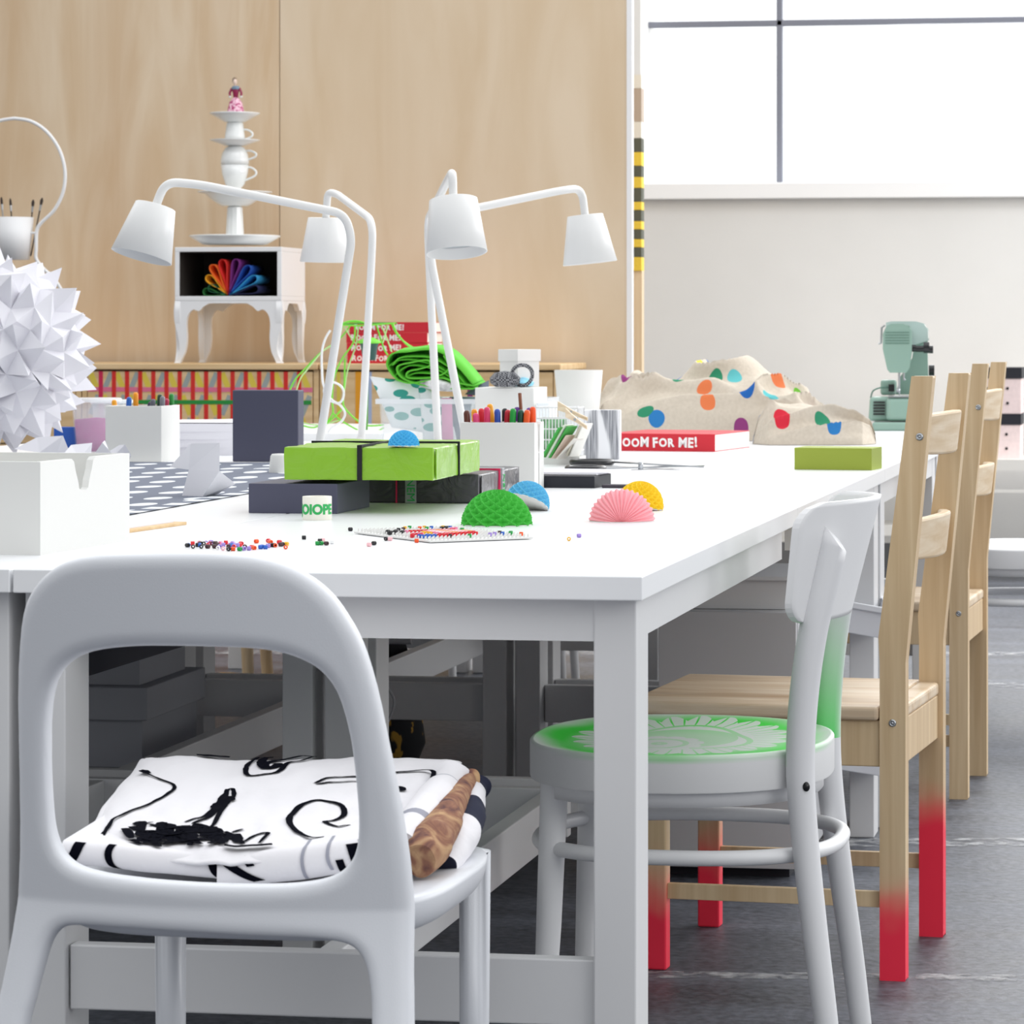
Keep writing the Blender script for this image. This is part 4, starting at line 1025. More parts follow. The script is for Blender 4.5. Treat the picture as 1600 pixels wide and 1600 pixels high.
lamp('white desk lamp, second pole from the left, shade turned away towards the plywood', (509, 340, 7.75), (508, 409, 7.755), [(509, 340, 7.75), (512, 300, 7.75), (526, 303, 7.72), (583, 345, 7.45), (580, 420, 7.45), (564, 700, 7.45)], .042, .060, lbase(564, 7.45), 7.4)
lamp('white desk lamp whose shade points at the camera, centre of the tables', (708, 312, 6.75), (714, 395, 6.728), [(708, 312, 6.75), (707, 268, 6.75), (695, 290, 6.95), (668, 345, 7.3), (671, 420, 7.3), (685, 706, 7.3)], .050, .063, lbase(685, 7.3), 7.3)
lamp('white desk lamp with arm reaching right, pole leaning behind the marker box', (914, 336, 7.3), (922, 411, 7.3), [(914, 336, 7.3), (909, 294, 7.3), (880, 297, 7.25), (672, 340, 7.05), (672, 400, 7.05), (731, 700, 7.05)], .040, .061, lbase(731, 7.05), 7.1)
# ================= drawers, cabinet and tableware at the plywood wall =================
SF = 7.12          # front of the drawer units
xa, xb, xc_ = aty(128, 570, SF).x, aty(499, 570, SF).x, aty(874, 570, SF).x
ST = aty(500, 568, SF).z
def drawers(label, x0, x1, kind):
    t = thing('drawer_unit', label, 'drawers', ((x0+x1)/2, SF, 0)); w = (x1-x0)/2
    ov = 0; w -= .0012
    part('top', MB().box(-w-ov, w+(.008 if kind else 0), -.012, .46, ST-.022, ST), pineboard, t, bev=.004)
    part('carcass', MB().box(-w+.0, -w+.018, 0, .45, 0, ST-.022).box(w-.018, w, 0, .45, 0, ST-.022).box(-w+.018, w-.018, .43, .45, 0, ST-.022).box(-w+.018, w-.018, .0, .43, .0, .03), pineboard, t)
    hs = [(.035, .295), (.30, .56), (.565, ST-.028)] if kind == 0 else [(.035, .33), (.335, .63), (.635, ST-.028)]
    M_ = [pineboard, mat('tape_red', 'd0281f', .6), mat('tape_yellow', 'd8c24a', .7), mat('tape_grey', '99a2a0', .7), mat('tape_pink', 'd9708e', .7), mat('tape_green2', '1f8a36', .6), mat('tape_orange', 'e39a1c', .6), mat('tape_teal', '147f88', .6), mat('tape_plum', '7d2060', .6), mat('tape_blue', 'a8b6d4', .7), mat('tape_crimson', 'c9204e', .6)]
    for k, (z0, z1) in enumerate(hs):
        W2 = w-.021; segs = [(-W2, W2)] if kind == 0 else [(-W2, -.002), (.002, W2)]
        for (a0, a1) in segs:
            g = MB(); g.box(a0, a1, -.003, .016, z0, z1, 0); e = -.0035
            if kind == 0:
                n = 17; st_ = (a1-a0)/n
                def strip(p, q, wd, m_, y):      # sloping tape piece
                    P, Q = Vector((p[0], 0, p[1])), Vector((q[0], 0, q[1])); d = (Q-P).normalized(); s_ = Vector((-d.z, 0, d.x))*wd/2
                    vs = [P-s_, Q-s_, Q+s_, P+s_]
                    vs = [Vector((min(max(v.x, a0), a1), 0, min(max(v.z, z0+.001), z1-.001))) for v in vs]
                    g.add([(v.x, y, v.z) for v in vs]+[(v.x, -.003, v.z) for v in vs], [(0, 1, 2, 3), (7, 6, 5, 4), (0, 4, 5, 1), (1, 5, 6, 2), (2, 6, 7, 3), (3, 7, 4, 0)], False, m_)
                for i in range(n):
                    x_ = a0+st_*(i+.5)
                    for r_ in range(5):
                        zt = z1-r_*.078; zb_ = zt-.075
                        if zb_ < z0: continue
                        if (i+r_) % 2: strip((x_-.014, zb_+.005), (x_+.014, zt-.004), .018, 3, -.0034)
                        else: strip((x_+.014, zb_+.005), (x_-.014, zt-.004), .020, 2, -.0034)
                for zz_ in (z1-.062, z1-.15-.062+.03): 
                    if zz_-.01 > z0: g.box(a0, a1, -.0038, -.003, zz_-.008, zz_+.008, 4)
                if z1-.115 > z0: g.box(a0+.03, a1-.004, -.0046, -.003, z1-.112, z1-.098, 5)
                for i in range(1, n):
                    x_ = a0+st_*i; g.box(x_-.0075+(0), x_+.0075, -.0042, -.003, z0, z1, 10 if i == 1 else 1)
            else:
                if a0 < 0:
                    for xx, w_, m_ in ((a0+.045, .012, 2), (a0+.115, .022, 6), (a0+.155, .012, 9)): g.box(xx-w_/2, xx+w_/2, -.0042, -.003, z0, z1, m_)
                    g.box(a0, a1, -.0046, -.003, z0+.005, z0+.022, 7)
                else:
                    g.box(.10, .118, -.0042, -.003, z0, z1, 8)
            d_ = part('drawer', g, M_, t, bev=0)
            if kind == 1: part('knob', MB().tube([(0.5*(a0+a1)+.02 if a0 < 0 else .24, -.003, z0+.06), (0.5*(a0+a1)+.02 if a0 < 0 else .24, -.03, z0+.06)], [.014, .018], 20), mat('knob_wood', 'a5764f', .6), d_)
    return t
drawers('pine drawer unit covered in red, yellow, grey and green tape strips', xa, xb-.001, 0)
xl = xa-.85
drawers('plain pine drawer unit at the far left, behind the spiky paper ball', xl, xa-.002, 1)
drawers('pine drawer unit with orange and teal tape behind the table lamps', xb+.001, xc_, 1)

# --- white cabinet on curved legs, on the taped drawers
cl, cr = aty(273, 400, SF+.02), aty(440, 400, SF+.02)
ox = (cl.x+cr.x)/2; cw = (cr.x-cl.x)/2; CT = aty(350, 386, SF+.02).z; CB = aty(350, 470, SF+.02).z; o = Vector((ox, SF+.02, ST))
cab = thing('side_cabinet', 'white bedside cabinet on curved legs standing on the taped drawer unit', 'cabinet', o)
HT, HB = CT-ST, CB-ST; dp = .30
g = MB(); th = .016
g.box(-cw, cw, 0, dp, HT-th, HT); g.box(-cw, cw, .0, dp, HB, HB+th); g.box(-cw, -cw+th, 0, dp, HB+th, HT-th); g.box(cw-th, cw, 0, dp, HB+th, HT-th); g.box(-cw+th, cw-th, dp-th, dp, HB+th, HT-th)
part('body', g, white, cab, bev=.002)
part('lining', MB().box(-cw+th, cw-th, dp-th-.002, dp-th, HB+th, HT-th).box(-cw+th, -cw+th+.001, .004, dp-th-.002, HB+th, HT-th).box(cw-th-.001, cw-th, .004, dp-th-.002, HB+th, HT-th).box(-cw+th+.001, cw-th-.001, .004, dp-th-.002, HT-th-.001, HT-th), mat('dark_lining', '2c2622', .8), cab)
def legframe(w, hb):     # curved apron and a pair of cabriole legs, half outline mirrored
    px_ = [(0, 4), (33, 4), (40, 6), (48, 10), (55, 16), (60, 15.5), (66, 14), (73, 18), (78.5, 27), (80, 40), (79, 60), (82, 80), (88, 92), (93, 100), (103, 100), (101, 96), (96, 88), (93, 78), (94, 66), (98, 50), (103, 32), (104, 16), (102, 0)]
    half = [(0, hb)]+[(x_/102*w, hb*(1-y_/100)) for x_, y_ in px_]
    top_ = half
    full = top_+[(-x_, z_) for x_, z_ in top_[::-1] if x_ > 0]
    s_ = smooth_path([Vector((x_, z_, 0)) for x_, z_ in half[1:-1]], 4); s_ = [(v.x, v.y) for v in s_]
    return [(0, hb)]+s_+[(w, hb)], full
def frame(w, hb, y, vert=False):
    s_, _ = legframe(w, hb)
    poly = s_[1:]+[(-x_, z_) for x_, z_ in s_[::-1][:-1]]
    me = outline_mesh('leg_frame', [poly], .009, .0, white)
    return me
fm = frame(cw, HB, 0)
for y_ in (.01, dp-.01):
    q = part('leg_frame', fm, None, cab); q.location = (0, y_, 0)
fs_ = frame(dp/2-.001, HB, 0)
for x_ in (-cw+.010, cw-.010):
    q = part('leg_frame', fs_, None, cab); q.location = (x_, dp/2, 0); q.rotation_euler = (0, 0, PI/2)
# folded coloured sheets fanned out in the opening
base = o+Vector((cw*.02-.006, .05, HB+th+.001))
cols = [('1f6a2c', 'green', 170, .088), ('115a3a', 'dark green', 156, .075), ('f0a818', 'yellow', 139, .100), ('ef6a1c', 'orange', 120, .118), ('d8261e', 'red', 101, .122), ('7b2a80', 'purple', 77, .124), ('2256b4', 'royal blue', 54, .122), ('38a0d8', 'light blue', 33, .115), ('1e2450', 'navy', 14, .105)]
for hexc, nm, ang, Ls in cols:
    a = math.radians(ang); Ls = min(Ls*1.05, .16); g = MB(); n = 22; wd = .017
    Ls = min(Ls, (HT-HB-2*th-.006)/max(.2, math.sin(a)+.12), (cw-th-.004)/max(.2, abs(math.cos(a))+.03))
    pts = []
    for i in range(n+1):
        s_ = i/n; r_ = Ls*math.sin(PI*s_)**.75 if 0 < s_ < 1 else 0
        lat = wd*math.sin(2*PI*s_)*(.35+.65*math.sin(PI*s_))
        x_, z_ = r_*math.cos(a)-lat*math.sin(a), r_*math.sin(a)+lat*math.cos(a)
        pts.append((x_, max(z_, .0)))
    d_ = .0014; vs = []
    for i, (x_, z_) in enumerate(pts):
        vs += [(x_, -.04, z_), (x_, .12, z_)]
    g.add(vs, [(2*i, 2*i+1, 2*i+3, 2*i+2) for i in range(n)], True)
    q = solo('folded_sheet', g, mat('felt_'+nm, hexc, .8), nm+' sheet folded into a loop, in the colour fan inside the white cabinet', 'sheet', base)
    md = q.modifiers.new('t', 'SOLIDIFY'); md.thickness = .002

# --- tableware tower on the cabinet
cx = aty(367, 300, SF+.16).x; cy = SF+.16; sc = F/((cy-CAMY)/(((367-CX)/F)*sa+ca))
def zpx(py): return H-(py-YH)/sc
def ware(name, label, cat, prof, y0, hand=None, ribs=0):
    z0 = zpx(y0); pr = [((r_)/sc, (y0-y)/sc) for r_, y in prof]
    k = solo(name, MB(), china, label, cat, (cx, cy, z0)) if False else None
    t = thing(name, label, cat, (cx, cy, z0)) if hand else None
    g = MB(); g.lathe([(0, pr[0][1])]+pr, 48 if not ribs else ribs, smooth=not ribs)
    if t:
        part('cup_body', g, china, t)
        hx, ht, hb = hand
        part('handle', MB().tube(smooth_path([((hx-4)/sc, 0, (y0-ht)/sc), ((hx+6)/sc, 0, (y0-ht)/sc), ((hx+14)/sc, 0, (y0-(ht*.7+hb*.3))/sc), ((hx+12)/sc, 0, (y0-(ht*.35+hb*.65))/sc), ((hx-4)/sc, 0, (y0-hb)/sc)], 6), .0036, 10), china, t)
        return t
    return solo(name, g, china, label, cat, (cx, cy, z0))
z0s = zpx(386)
dz_fix = CT-z0s
ware('dinner_plate', 'large white dinner plate at the bottom of the tableware tower', 'plate', [(45, 383), (50, 382), (71, 370), (71, 368), (48, 378), (0, 379)], 384)
ware('pedestal_vase', 'white faceted pedestal standing on the large dinner plate', 'vase', [(15, 379), (14.5, 369), (13, 340), (12, 324), (9, 322), (0, 322)], 379, ribs=12)
ware('cake_bowl', 'shallow white footed bowl in the middle of the tableware tower', 'bowl', [(20, 322), (26, 319), (38, 311), (46, 303), (58, 301), (58, 299.5), (44, 301), (0, 316)], 322)
ware('teacup', 'upright white teacup with handle, lower of the rounded pair', 'cup', [(10, 299), (9, 295), (15, 288), (20, 272), (22, 258), (0, 258)], 300, hand=(20, 262, 282))
ware('teacup', 'upside down white teacup, upper of the rounded pair', 'cup', [(22, 257.5), (22, 250), (20, 240), (15, 231), (10, 228.5), (0, 228)], 257.6, hand=(20, 236, 251))
ware('saucer', 'white saucer between the tapered cup and the rounded cups', 'saucer', [(16, 228), (20, 226), (38, 220), (39, 218.5), (20, 222), (0, 222)], 228.4)
ware('teacup', 'small tapered white cup upside down under the top plate', 'cup', [(16, 218.6), (15.5, 212), (13, 193), (12, 191.5), (0, 191)], 221.9, hand=(14, 203, 220))
ware('small_plate', 'small white plate on top, carrying the porcelain lady', 'plate', [(15, 191), (18, 189.5), (30, 183), (39, 178), (39, 176.5), (22, 178.6), (0, 179)], 191.2)
# porcelain lady
fz = zpx(178.7); ft = thing('figurine', 'tiny porcelain lady in a pink skirt and maroon bodice on the top plate', 'figurine', (cx+.003, cy, fz)); u = 1.05/sc
m, t, b = nt('porcelain_pink'); b.inputs['Roughness'].default_value = .25
co = t.nodes.new('ShaderNodeTexCoord'); vv = t.nodes.new('ShaderNodeTexNoise'); vv.inputs['Scale'].default_value = 110; t.links.new(co.outputs['Object'], vv.inputs['Vector'])
r = t.nodes.new('ShaderNodeValToRGB'); r.color_ramp.elements[0].position = .42; r.color_ramp.elements[1].position = .55; r.color_ramp.elements[0].color = srgb('b03a72'); r.color_ramp.elements[1].color = srgb('efc3d4'); t.links.new(vv.outputs['Fac'], r.inputs[0]); t.links.new(r.outputs[0], b.inputs['Base Color'])
part('skirt', MB().lathe([(13*u, 0), (13.5*u, 2*u), (11.5*u, 10*u), (9.5*u, 18*u), (4*u, 25*u), (0, 26*u)], 20, sy=.8), m, ft)
part('bodice', MB().lathe([(3.5*u, 24*u), (4.2*u, 30*u), (6*u, 38*u), (4*u, 41.5*u), (1.5*u, 42.5*u), (0, 42.5*u)], 16, sy=.7).tube([(-5.5*u, 0, 39*u), (-9*u, -.002, 32*u), (-8*u, -.006, 27*u)], [2*u, 1.9*u, 1.6*u], 8).tube([(5.5*u, 0, 39*u), (9*u, -.002, 32*u), (9*u, -.006, 27*u)], [2*u, 1.9*u, 1.6*u], 8), mat('porcelain_maroon', '8c1f48', .25), ft)
part('shawl', MB().lathe([(6.2*u, 37*u), (6.8*u, 39*u), (5*u, 41.8*u), (3.5*u, 42.4*u)], 14, sy=.75, c=(0, .0006, 0)), mat('porcelain_blue', '72869a', .3), ft)
part('head', MB().lathe([(1.4*u, 41*u), (1.3*u, 44*u), (2.6*u, 45.5*u), (3.2*u, 48.5*u), (2.8*u, 51.5*u), (1.4*u, 53*u), (0, 53.3*u)], 14, c=(-1.2*u, 0, 0)), mat('porcelain_skin', 'e8cfc0', .3), ft)
part('hair', MB().lathe([(2.2*u, 46*u), (3.6*u, 48*u), (3.5*u, 52*u), (2.4*u, 54.6*u), (0, 55.4*u)], 12, c=(-1.9*u, 1.1*u, 0)), mat('porcelain_hair', '7d6a58', .4), ft)
part('hand', MB().lathe([(0, -2*u), (2*u, -1*u), (2*u, 1*u), (0, 2*u)], 8, c=(-8*u, -.006, 26*u)).lathe([(0, -2*u), (2*u, -1*u), (2*u, 1*u), (0, 2*u)], 8, c=(9.2*u, -.006, 26*u)), mat('porcelain_glove', 'dcdcd8', .3), ft)

# --- bulb shaped wire holder with cup and brushes
zw = 11.2; bo = W(22, zw, ST); s2 = F/zw
bt = thing('wire_cup_holder', 'white bulb-shaped wire stand with a cup, at the left on the drawers', 'holder', bo)
def B2(px, py): return Vector(((px-22)/s2, 0, H-(py-YH)/s2-ST))
half = [(22, 185), (50, 190), (76, 207), (96, 235), (105, 268), (102, 300), (88, 328), (66, 349), (59, 362), (58, 390), (58, 404), (68, 418), (88, 437), (101, 458), (106, 480), (106, 520), (106, 563)]
pts = smooth_path([B2(*p) for p in half], 6); left = [Vector((-p.x, p.y, p.z)) for p in pts]
part('wire', MB().tube(left[::-1][:-1]+pts, .0062, 12), white, bt)
part('crossbar', MB().tube([B2(106, 560), B2(-62, 560)], .006, 10), white, bt)
part('rod', MB().tube([B2(48, 364), B2(59, 364)], .004, 8), white, bt)
part('cup', MB().lathe([(0, 0), (.053, 0), (.0665, .146), (.0645, .146), (.051, .004), (0, .004)], 36, c=tuple(B2(22, 406))), white, bt)
for px, dx, top_, c, lab in [(10, -8, 308, '9a9a9a', 'thin grey brush leaning left in the white wire stand cup'), (22, -6, 310, '202020', 'short black tipped brush in the white wire stand cup'), (36, 0, 325, 'd8d8d8', 'pale stick standing upright in the wire stand cup'), (44, 8, 312, '3a3230', 'dark bristled brush leaning right in the wire stand cup'), (48, 18, 309, '2a2222', 'widest brush at the right of the wire stand cup')]:
    p = atz(px, 400, zw); q = atz(px+dx, top_, zw); e = (q-p)
    k = thing('paintbrush', lab, 'brush', p)
    part('shaft', MB().tube([e*0, e*.8], .0025, 8), mat('brush_shaft_'+c, c, .5), k)
    if c != 'd8d8d8':
        part('ferrule', MB().tube([e*.78, e*.88], [.0035, .004], 10), steel, k); part('bristles', MB().tube([e*.88, e*.95, e], [.0045, .006 if dx > 5 else .0045, .002], 10, flat=.6), mat('bristle', '3b302c', .8), k)

# --- red books
redm = mat('book_red', 'cc2030', .5); ltr = mat('book_lettering', 'f4f2f0', .6)
def book(label, loc, rz, w, d, h, seed, group=None):
    t = thing('book', label, 'book', loc, rz)
    g = MB(); g.box(-w/2, w/2, 0, .003, 0, h); g.box(-w/2, w/2, .003, d, 0, .002); g.box(-w/2, w/2, .003, d, h-.002, h)
    part('cover', g, [redm], t, bev=.0008)
    part('page_block', MB().box(-w/2+.002, w/2-.001, .003, d-.003, .002, h-.002), mat('page_white', 'f1f0ec', .8), t)
    rr = random.Random(seed); x_ = -w*.44; H_ = h*.60
    for ch in 'ROOM FOR ME!':
        if ch == ' ': x_ += H_*.30; continue
        big = 1.0 if ch in 'RFM!E' else .82
        if ch == 'R' and x_ > -w*.2: big = .85
        me = text_mesh('l', ch, H_*1.28*big, ltr, ext=.0005, fat=H_*.045, sx=.9)
        xs_ = [v.co.x for v in me.vertices]; ww = max(xs_)-min(xs_); zs_ = [v.co.z for v in me.vertices]
        me.transform(tr(x_-min(xs_), -.0006, h*.2-min(zs_)+rr.uniform(0, .06)*h) @ Matrix.Rotation(rr.uniform(-.05, .05), 4, 'Y'))
        part('letter', me, None, t); x_ += ww+H_*.12
    return t
bp_ = at(1117, 706, TH); rzb = math.radians(-8); w_ = .262
book('red book lying on the tables in front of the dotted linen heap', bp_-Vector((math.cos(rzb), math.sin(rzb), 0))*w_/2, rzb, w_, .30, .041, 1)
sb = aty(606, 568, SF+.06); 
for k, (dx, rz_, nm) in enumerate([(0, 0, 'bottom'), (-.002, .01, 'second from the bottom'), (-.004, -.008, 'third from the bottom'), (.008, .012, 'top')]):
    book('red book, %s of the stack of four on the pine drawers' % nm, Vector((sb.x+dx, SF+.06, ST+k*.0353+.0002)), rz_, .285, .22, .035, 10+k)

# --- dotted linen heap
m, t, b = nt('dotted_linen'); b.inputs['Roughness'].default_value = .95
co = t.nodes.new('ShaderNodeTexCoord'); vo = t.nodes.new('ShaderNodeTexVoronoi'); vo.inputs['Scale'].default_value = 10.5; vo.inputs['Randomness'].default_value = .8; vo.voronoi_dimensions = '2D'; t.links.new(co.outputs['UV'], vo.inputs['Vector'])
dot = mth(t, 'LESS_THAN', vo.outputs['Distance'], .215)
sp = t.nodes.new('ShaderNodeSeparateColor'); t.links.new(vo.outputs['Color'], sp.inputs[0])
r = t.nodes.new('ShaderNodeValToRGB'); r.color_ramp.interpolation = 'CONSTANT'; e = r.color_ramp.elements
for k, c_ in enumerate(['c2263a', '2a78b8', '6fb43a', '5fb8bc', 'e0cf3a', '8c3a78', 'e07a4a', '1f62b0', 'd0283c', '2f8a66']):
    if k == 0: e[0].position = 0; q = e[0]
    elif k == 1: e[1].position = .1; q = e[1]
    else: q = e.new(k*.1)
    q.color = srgb(c_)
t.links.new(sp.outputs[0], r.inputs[0])
wv = t.nodes.new('ShaderNodeTexNoise'); wv.inputs['Scale'].default_value = 120; t.links.new(co.outputs['Object'], wv.inputs['Vector'])
cr_ = t.nodes.new('ShaderNodeValToRGB'); cr_.color_ramp.elements[0].color = srgb('bfb4a4'); cr_.color_ramp.elements[1].color = srgb('d6ccbd'); t.links.new(wv.outputs['Fac'], cr_.inputs[0])
keep = mth(t, 'MULTIPLY', dot, mth(t, 'GREATER_THAN', sp.outputs[1], .12))
mx = t.nodes.new('ShaderNodeMixRGB'); t.links.new(keep, mx.inputs['Fac']); t.links.new(cr_.outputs[0], mx.inputs['Color1']); t.links.new(r.outputs[0], mx.inputs['Color2']); t.links.new(mx.outputs[0], b.inputs['Base Color'])
linen = m
def heap(name, label, prof, zc, dn, base_y, rz=0, seed=0, ridge=.02, fr=1):
    """prof: (px, py) skyline; depth +-dn about distance zc"""
    o = W((prof[0][0]+prof[-1][0])/2, zc, TH)
    xs_ = [(p[0]-(prof[0][0]+prof[-1][0])/2)*zc/F for p in prof]; hs_ = [max(.004, H-(p[1]-YH)*zc/F-TH) for p in prof]
    def hx(x_):
        if x_ <= xs_[0]: return 0
        for i in range(len(xs_)-1):
            if x_ <= xs_[i+1]:
                k = (x_-xs_[i])/(xs_[i+1]-xs_[i]); k = k*k*(3-2*k); return hs_[i]*(1-k)+hs_[i+1]*k
        return 0
    g = MB()
    def fn(u, v):
        x_ = xs_[0]+(xs_[-1]-xs_[0])*u
        a = v*PI*1.0; edge = min(1, math.sin(PI*min(max(u, .0), 1))*3.2)
        hgt = hx(x_)*(.0 if u in (0, 1) else 1)
        cz = math.sin(a); y_ = -math.cos(a)*dn*(.35+.65*edge)
        P = Vector((x_, y_, 0)); q = Vector((x_*3.4*fr, y_*2.6+cz*1.3, seed)); wq = Vector((noise.noise(q*1.1), noise.noise(q*1.1+Vector((5, 5, 5))), 0))*1.3
        rdg = (1-abs(noise.noise(q*1.25+wq))*2.2); rdg = max(0, rdg)**2
        big = noise.noise(q*.7+Vector((9, 2, 1)))
        rr = (cz**.62)*hgt*(1-.16*(1-rdg)*(cz > .02))+rdg*ridge*min(1, cz*1.6)*edge*.7
        cr2 = max(0, 1-abs(noise.noise(q*.75+wq*.5+Vector((7, 3, 2))))*6)*min(1, cz*2)*edge
        rr += cr2*.016
        P.y += -(rdg-.4)*ridge*1.3*math.sin(a)*(1 if v < .5 else .3)+big*.03*edge
        P.z = max(0.001, rr+big*.012*cz*edge)
        P.x += wq.x*.012*edge
        return P
    g.grid(fn, 170, 110)
    q = solo(name, g, linen, label, 'fabric', o, A); uv = q.data.uv_layers.new(name='UVMap'); Wt = xs_[-1]-xs_[0]; Dt = dn*3.2
    for lp in q.data.loops:
        i = lp.vertex_index % 171; j_ = lp.vertex_index//171
        uv.data[lp.index].uv = (i/170*Wt, j_/110*Dt)
    return q
heap('linen_cloth', 'beige linen cloth with coloured dots heaped high in front of the plaster wall', [(903, 668), (925, 634), (955, 600), (990, 584), (1035, 577), (1080, 573), (1130, 566), (1175, 569), (1215, 585), (1250, 608), (1280, 628), (1310, 668)], 8.55, .21, 0, seed=2, ridge=.026)
heap('linen_cloth', 'rolled end of dotted beige linen lying right, next to the sewing machine', [(1176, 680), (1184, 648), (1205, 624), (1240, 623), (1290, 632), (1330, 643), (1358, 655), (1368, 676)], 8.15, .10, 0, seed=8, ridge=.018, fr=.7)

boxy('small_box', 'olive green flat box near the right table edge', 'box', 1362, 735, .160, .105, .0445, math.radians(-6), mat('olive_card', '97a63a', .6), bev=.001)

# --- sewing machine
sm = mat('machine_green', '8aa89b', .3, coat=.4); smd = mat('machine_dark_green', '5b7f72', .35); so = W(1412, 9.27, TH); S_ = F/9.27
mt = thing('sewing_machine', 'old mint green sewing machine at the far right corner of the tables', 'sewing machine', so, math.radians(4))
def X_(px): return (px-1412)/S_
def Z_(py): return (672-py)/S_
part('base_plate', MB().box(X_(1364), X_(1478), -.07, .28, 0, .024), sm, mt, bev=.006, seg=3)
g = MB(); g.box(X_(1357), X_(1424), -.02, .12, .026, Z_(620), None, .004, .006); part('motor_housing', g, sm, mt, bev=.01, seg=3)
vb = part('vent', MB(), smd, mt) if False else None
g = MB()
for k in range(5): g.box(X_(1365), X_(1383), -.0215, -.018, Z_(648-k*4.6), Z_(646-k*4.6)+.0008)
part('vent_slots', g, blackp, mt)
part('bed', MB().box(X_(1385), X_(1432), -.055, .22, Z_(657), Z_(620), None, .002, .004), sm, mt, bev=.012, seg=3)
part('motor_cap', MB().box(X_(1375), X_(1400), .05, .14, Z_(618), Z_(594)), sm, mt, bev=.008, seg=3)
part('plug', MB().box(X_(1388), X_(1397), .04, .055, Z_(612), Z_(601)), blackp, mt)
part('needle_plate', MB().box(X_(1388), X_(1424), -.052, .05, Z_(620), Z_(618.6)), steel, mt)
hd = [(X_(1383), Z_(515)), (X_(1386), Z_(509)), (X_(1393), Z_(506)), (X_(1412), Z_(506)), (X_(1420), Z_(509)), (X_(1425), Z_(517)), (X_(1425), Z_(550)), (X_(1421), Z_(575)), (X_(1417), Z_(582)), (X_(1391), Z_(582)), (X_(1387), Z_(577)), (X_(1380), Z_(545)), (X_(1380), Z_(522))]
part('head', MB().prism(hd, 'y', -.05, .03), sm, mt, bev=.007, seg=3)
g = MB()
for k in range(5): g.box(X_(1384), X_(1421), -.0512, -.0495, Z_(520+k*4.2), Z_(518.7+k*4.2))
part('face_ribs', g, smd, mt)
ar = [(X_(1384), Z_(504)), (X_(1392), Z_(502)), (X_(1430), Z_(502)), (X_(1442), Z_(505)), (X_(1449), Z_(514)), (X_(1450), Z_(532)), (X_(1426), Z_(540)), (X_(1384), Z_(525))]
part('arm', MB().prism(ar, 'y', .03, .27), mat('machine_pale', 'b9cdc8', .25, coat=.4), mt, bev=.008, seg=3)
part('column', MB().prism([(X_(1398), Z_(618)), (X_(1405), Z_(590)), (X_(1424), Z_(560)), (X_(1428), Z_(535)), (X_(1448), Z_(532)), (X_(1450), Z_(618))], 'y', .14, .27), sm, mt, bev=.006)
part('needle_bar', MB().tube([(X_(1405), -.01, Z_(582)), (X_(1405), -.01, Z_(612)), (X_(1406), -.01, Z_(618.5))], [.0035, .003, .001], 10), steel, mt)
part('needle_clamp', MB().lathe([(0, -.006), (.006, -.005), (.006, .005), (0, .006)], 12, c=(X_(1403.5), -.012, Z_(610))), steel, mt)
part('presser_lever', MB().tube([(X_(1412), .0, Z_(582)), (X_(1412), 0, Z_(592))], .003, 8).lathe([(0, -.004), (.005, 0), (0, .004)], 8, c=(X_(1413), 0, Z_(593))), steel, mt)
part('take_up_lever', MB().tube([(X_(1383), -.03, Z_(508)), (X_(1378), -.03, Z_(512)), (X_(1377), -.03, Z_(536)), (X_(1373), -.03, Z_(537))], .003, 8), steel, mt)
part('tension_dial', MB().tube([(X_(1425), 0, Z_(544)), (X_(1431), 0, Z_(544))], .010, 16).tube([(X_(1431), 0, Z_(545)), (X_(1443), 0, Z_(545))], .009, 16), blackp, mt)
part('tension_knob', MB().tube([(X_(1443), 0, Z_(543)), (X_(1452), 0, Z_(543))], .016, 20).tube([(X_(1452), 0, Z_(546)), (X_(1458), 0, Z_(546))], .011, 16), blackp, mt)
part('hand_wheel', MB().tube([(X_(1450), .2, Z_(580)), (X_(1459), .2, Z_(580))], .016, 20), blackp, mt)
part('cable', MB().tube(smooth_path([(X_(1389), .045, Z_(606)), (X_(1376), .03, Z_(606)), (X_(1364), .02, Z_(611)), (X_(1360), .04, Z_(622))], 6), .0022, 8), smd, mt)

# --- clear crate with fabrics, white bins, bucket
zc = 7.85; oc = W(597, zc, TH); s_ = F/zc
ct = thing('clear_crate', 'clear plastic crate full of fabric and folders behind the lamps', 'crate', oc, A*.6)
cW, cD, cH = .385, .27, .118
g = MB(); g.tray(0, cW, 0, cD, .002, cH, .003, None, .006); part('crate_body', g, tubm, ct)
g = MB(); g.box(-.014, cW+.014, -.014, -.006, cH-.012, cH); g.box(-.014, cW+.014, cD+.006, cD+.014, cH-.012, cH); g.box(-.014, -.006, -.006, cD+.006, cH-.012, cH); g.box(cW+.006, cW+.014, -.006, cD+.006, cH-.012, cH)
part('crate_rim', g, glassy('crate_rim', 'f2f5f8', .55, .2), ct)
def inb(px, py, dz=0): return atz(px, py, zc+dz)
def sheetobj(name, label, cat, m_, quad, z_, th=.004, n=12, wav=0):
    g = MB(); P = [atz(x_, y_, z_+d_) for x_, y_, d_ in quad]; o_ = sum(P, Vector())/4; Q = [p-o_ for p in P]
    g.grid(lambda u, v: bil(Q, u, v)+Vector((0, 1, 0))*wav*math.sin(u*7+v*3)*.5, n, n)
    q = solo(name, g, m_, label, cat, o_); md = q.modifiers.new('t', 'SOLIDIFY'); md.thickness = th; return q
m, t, b = nt('teal_leaf_print'); b.inputs['Roughness'].default_value = .6
co = t.nodes.new('ShaderNodeTexCoord'); mp_ = t.nodes.new('ShaderNodeMapping'); mp_.inputs['Rotation'].default_value = (0, .5, 0); mp_.inputs['Scale'].default_value = (20, .01, 36); t.links.new(co.outputs['Object'], mp_.inputs[0])
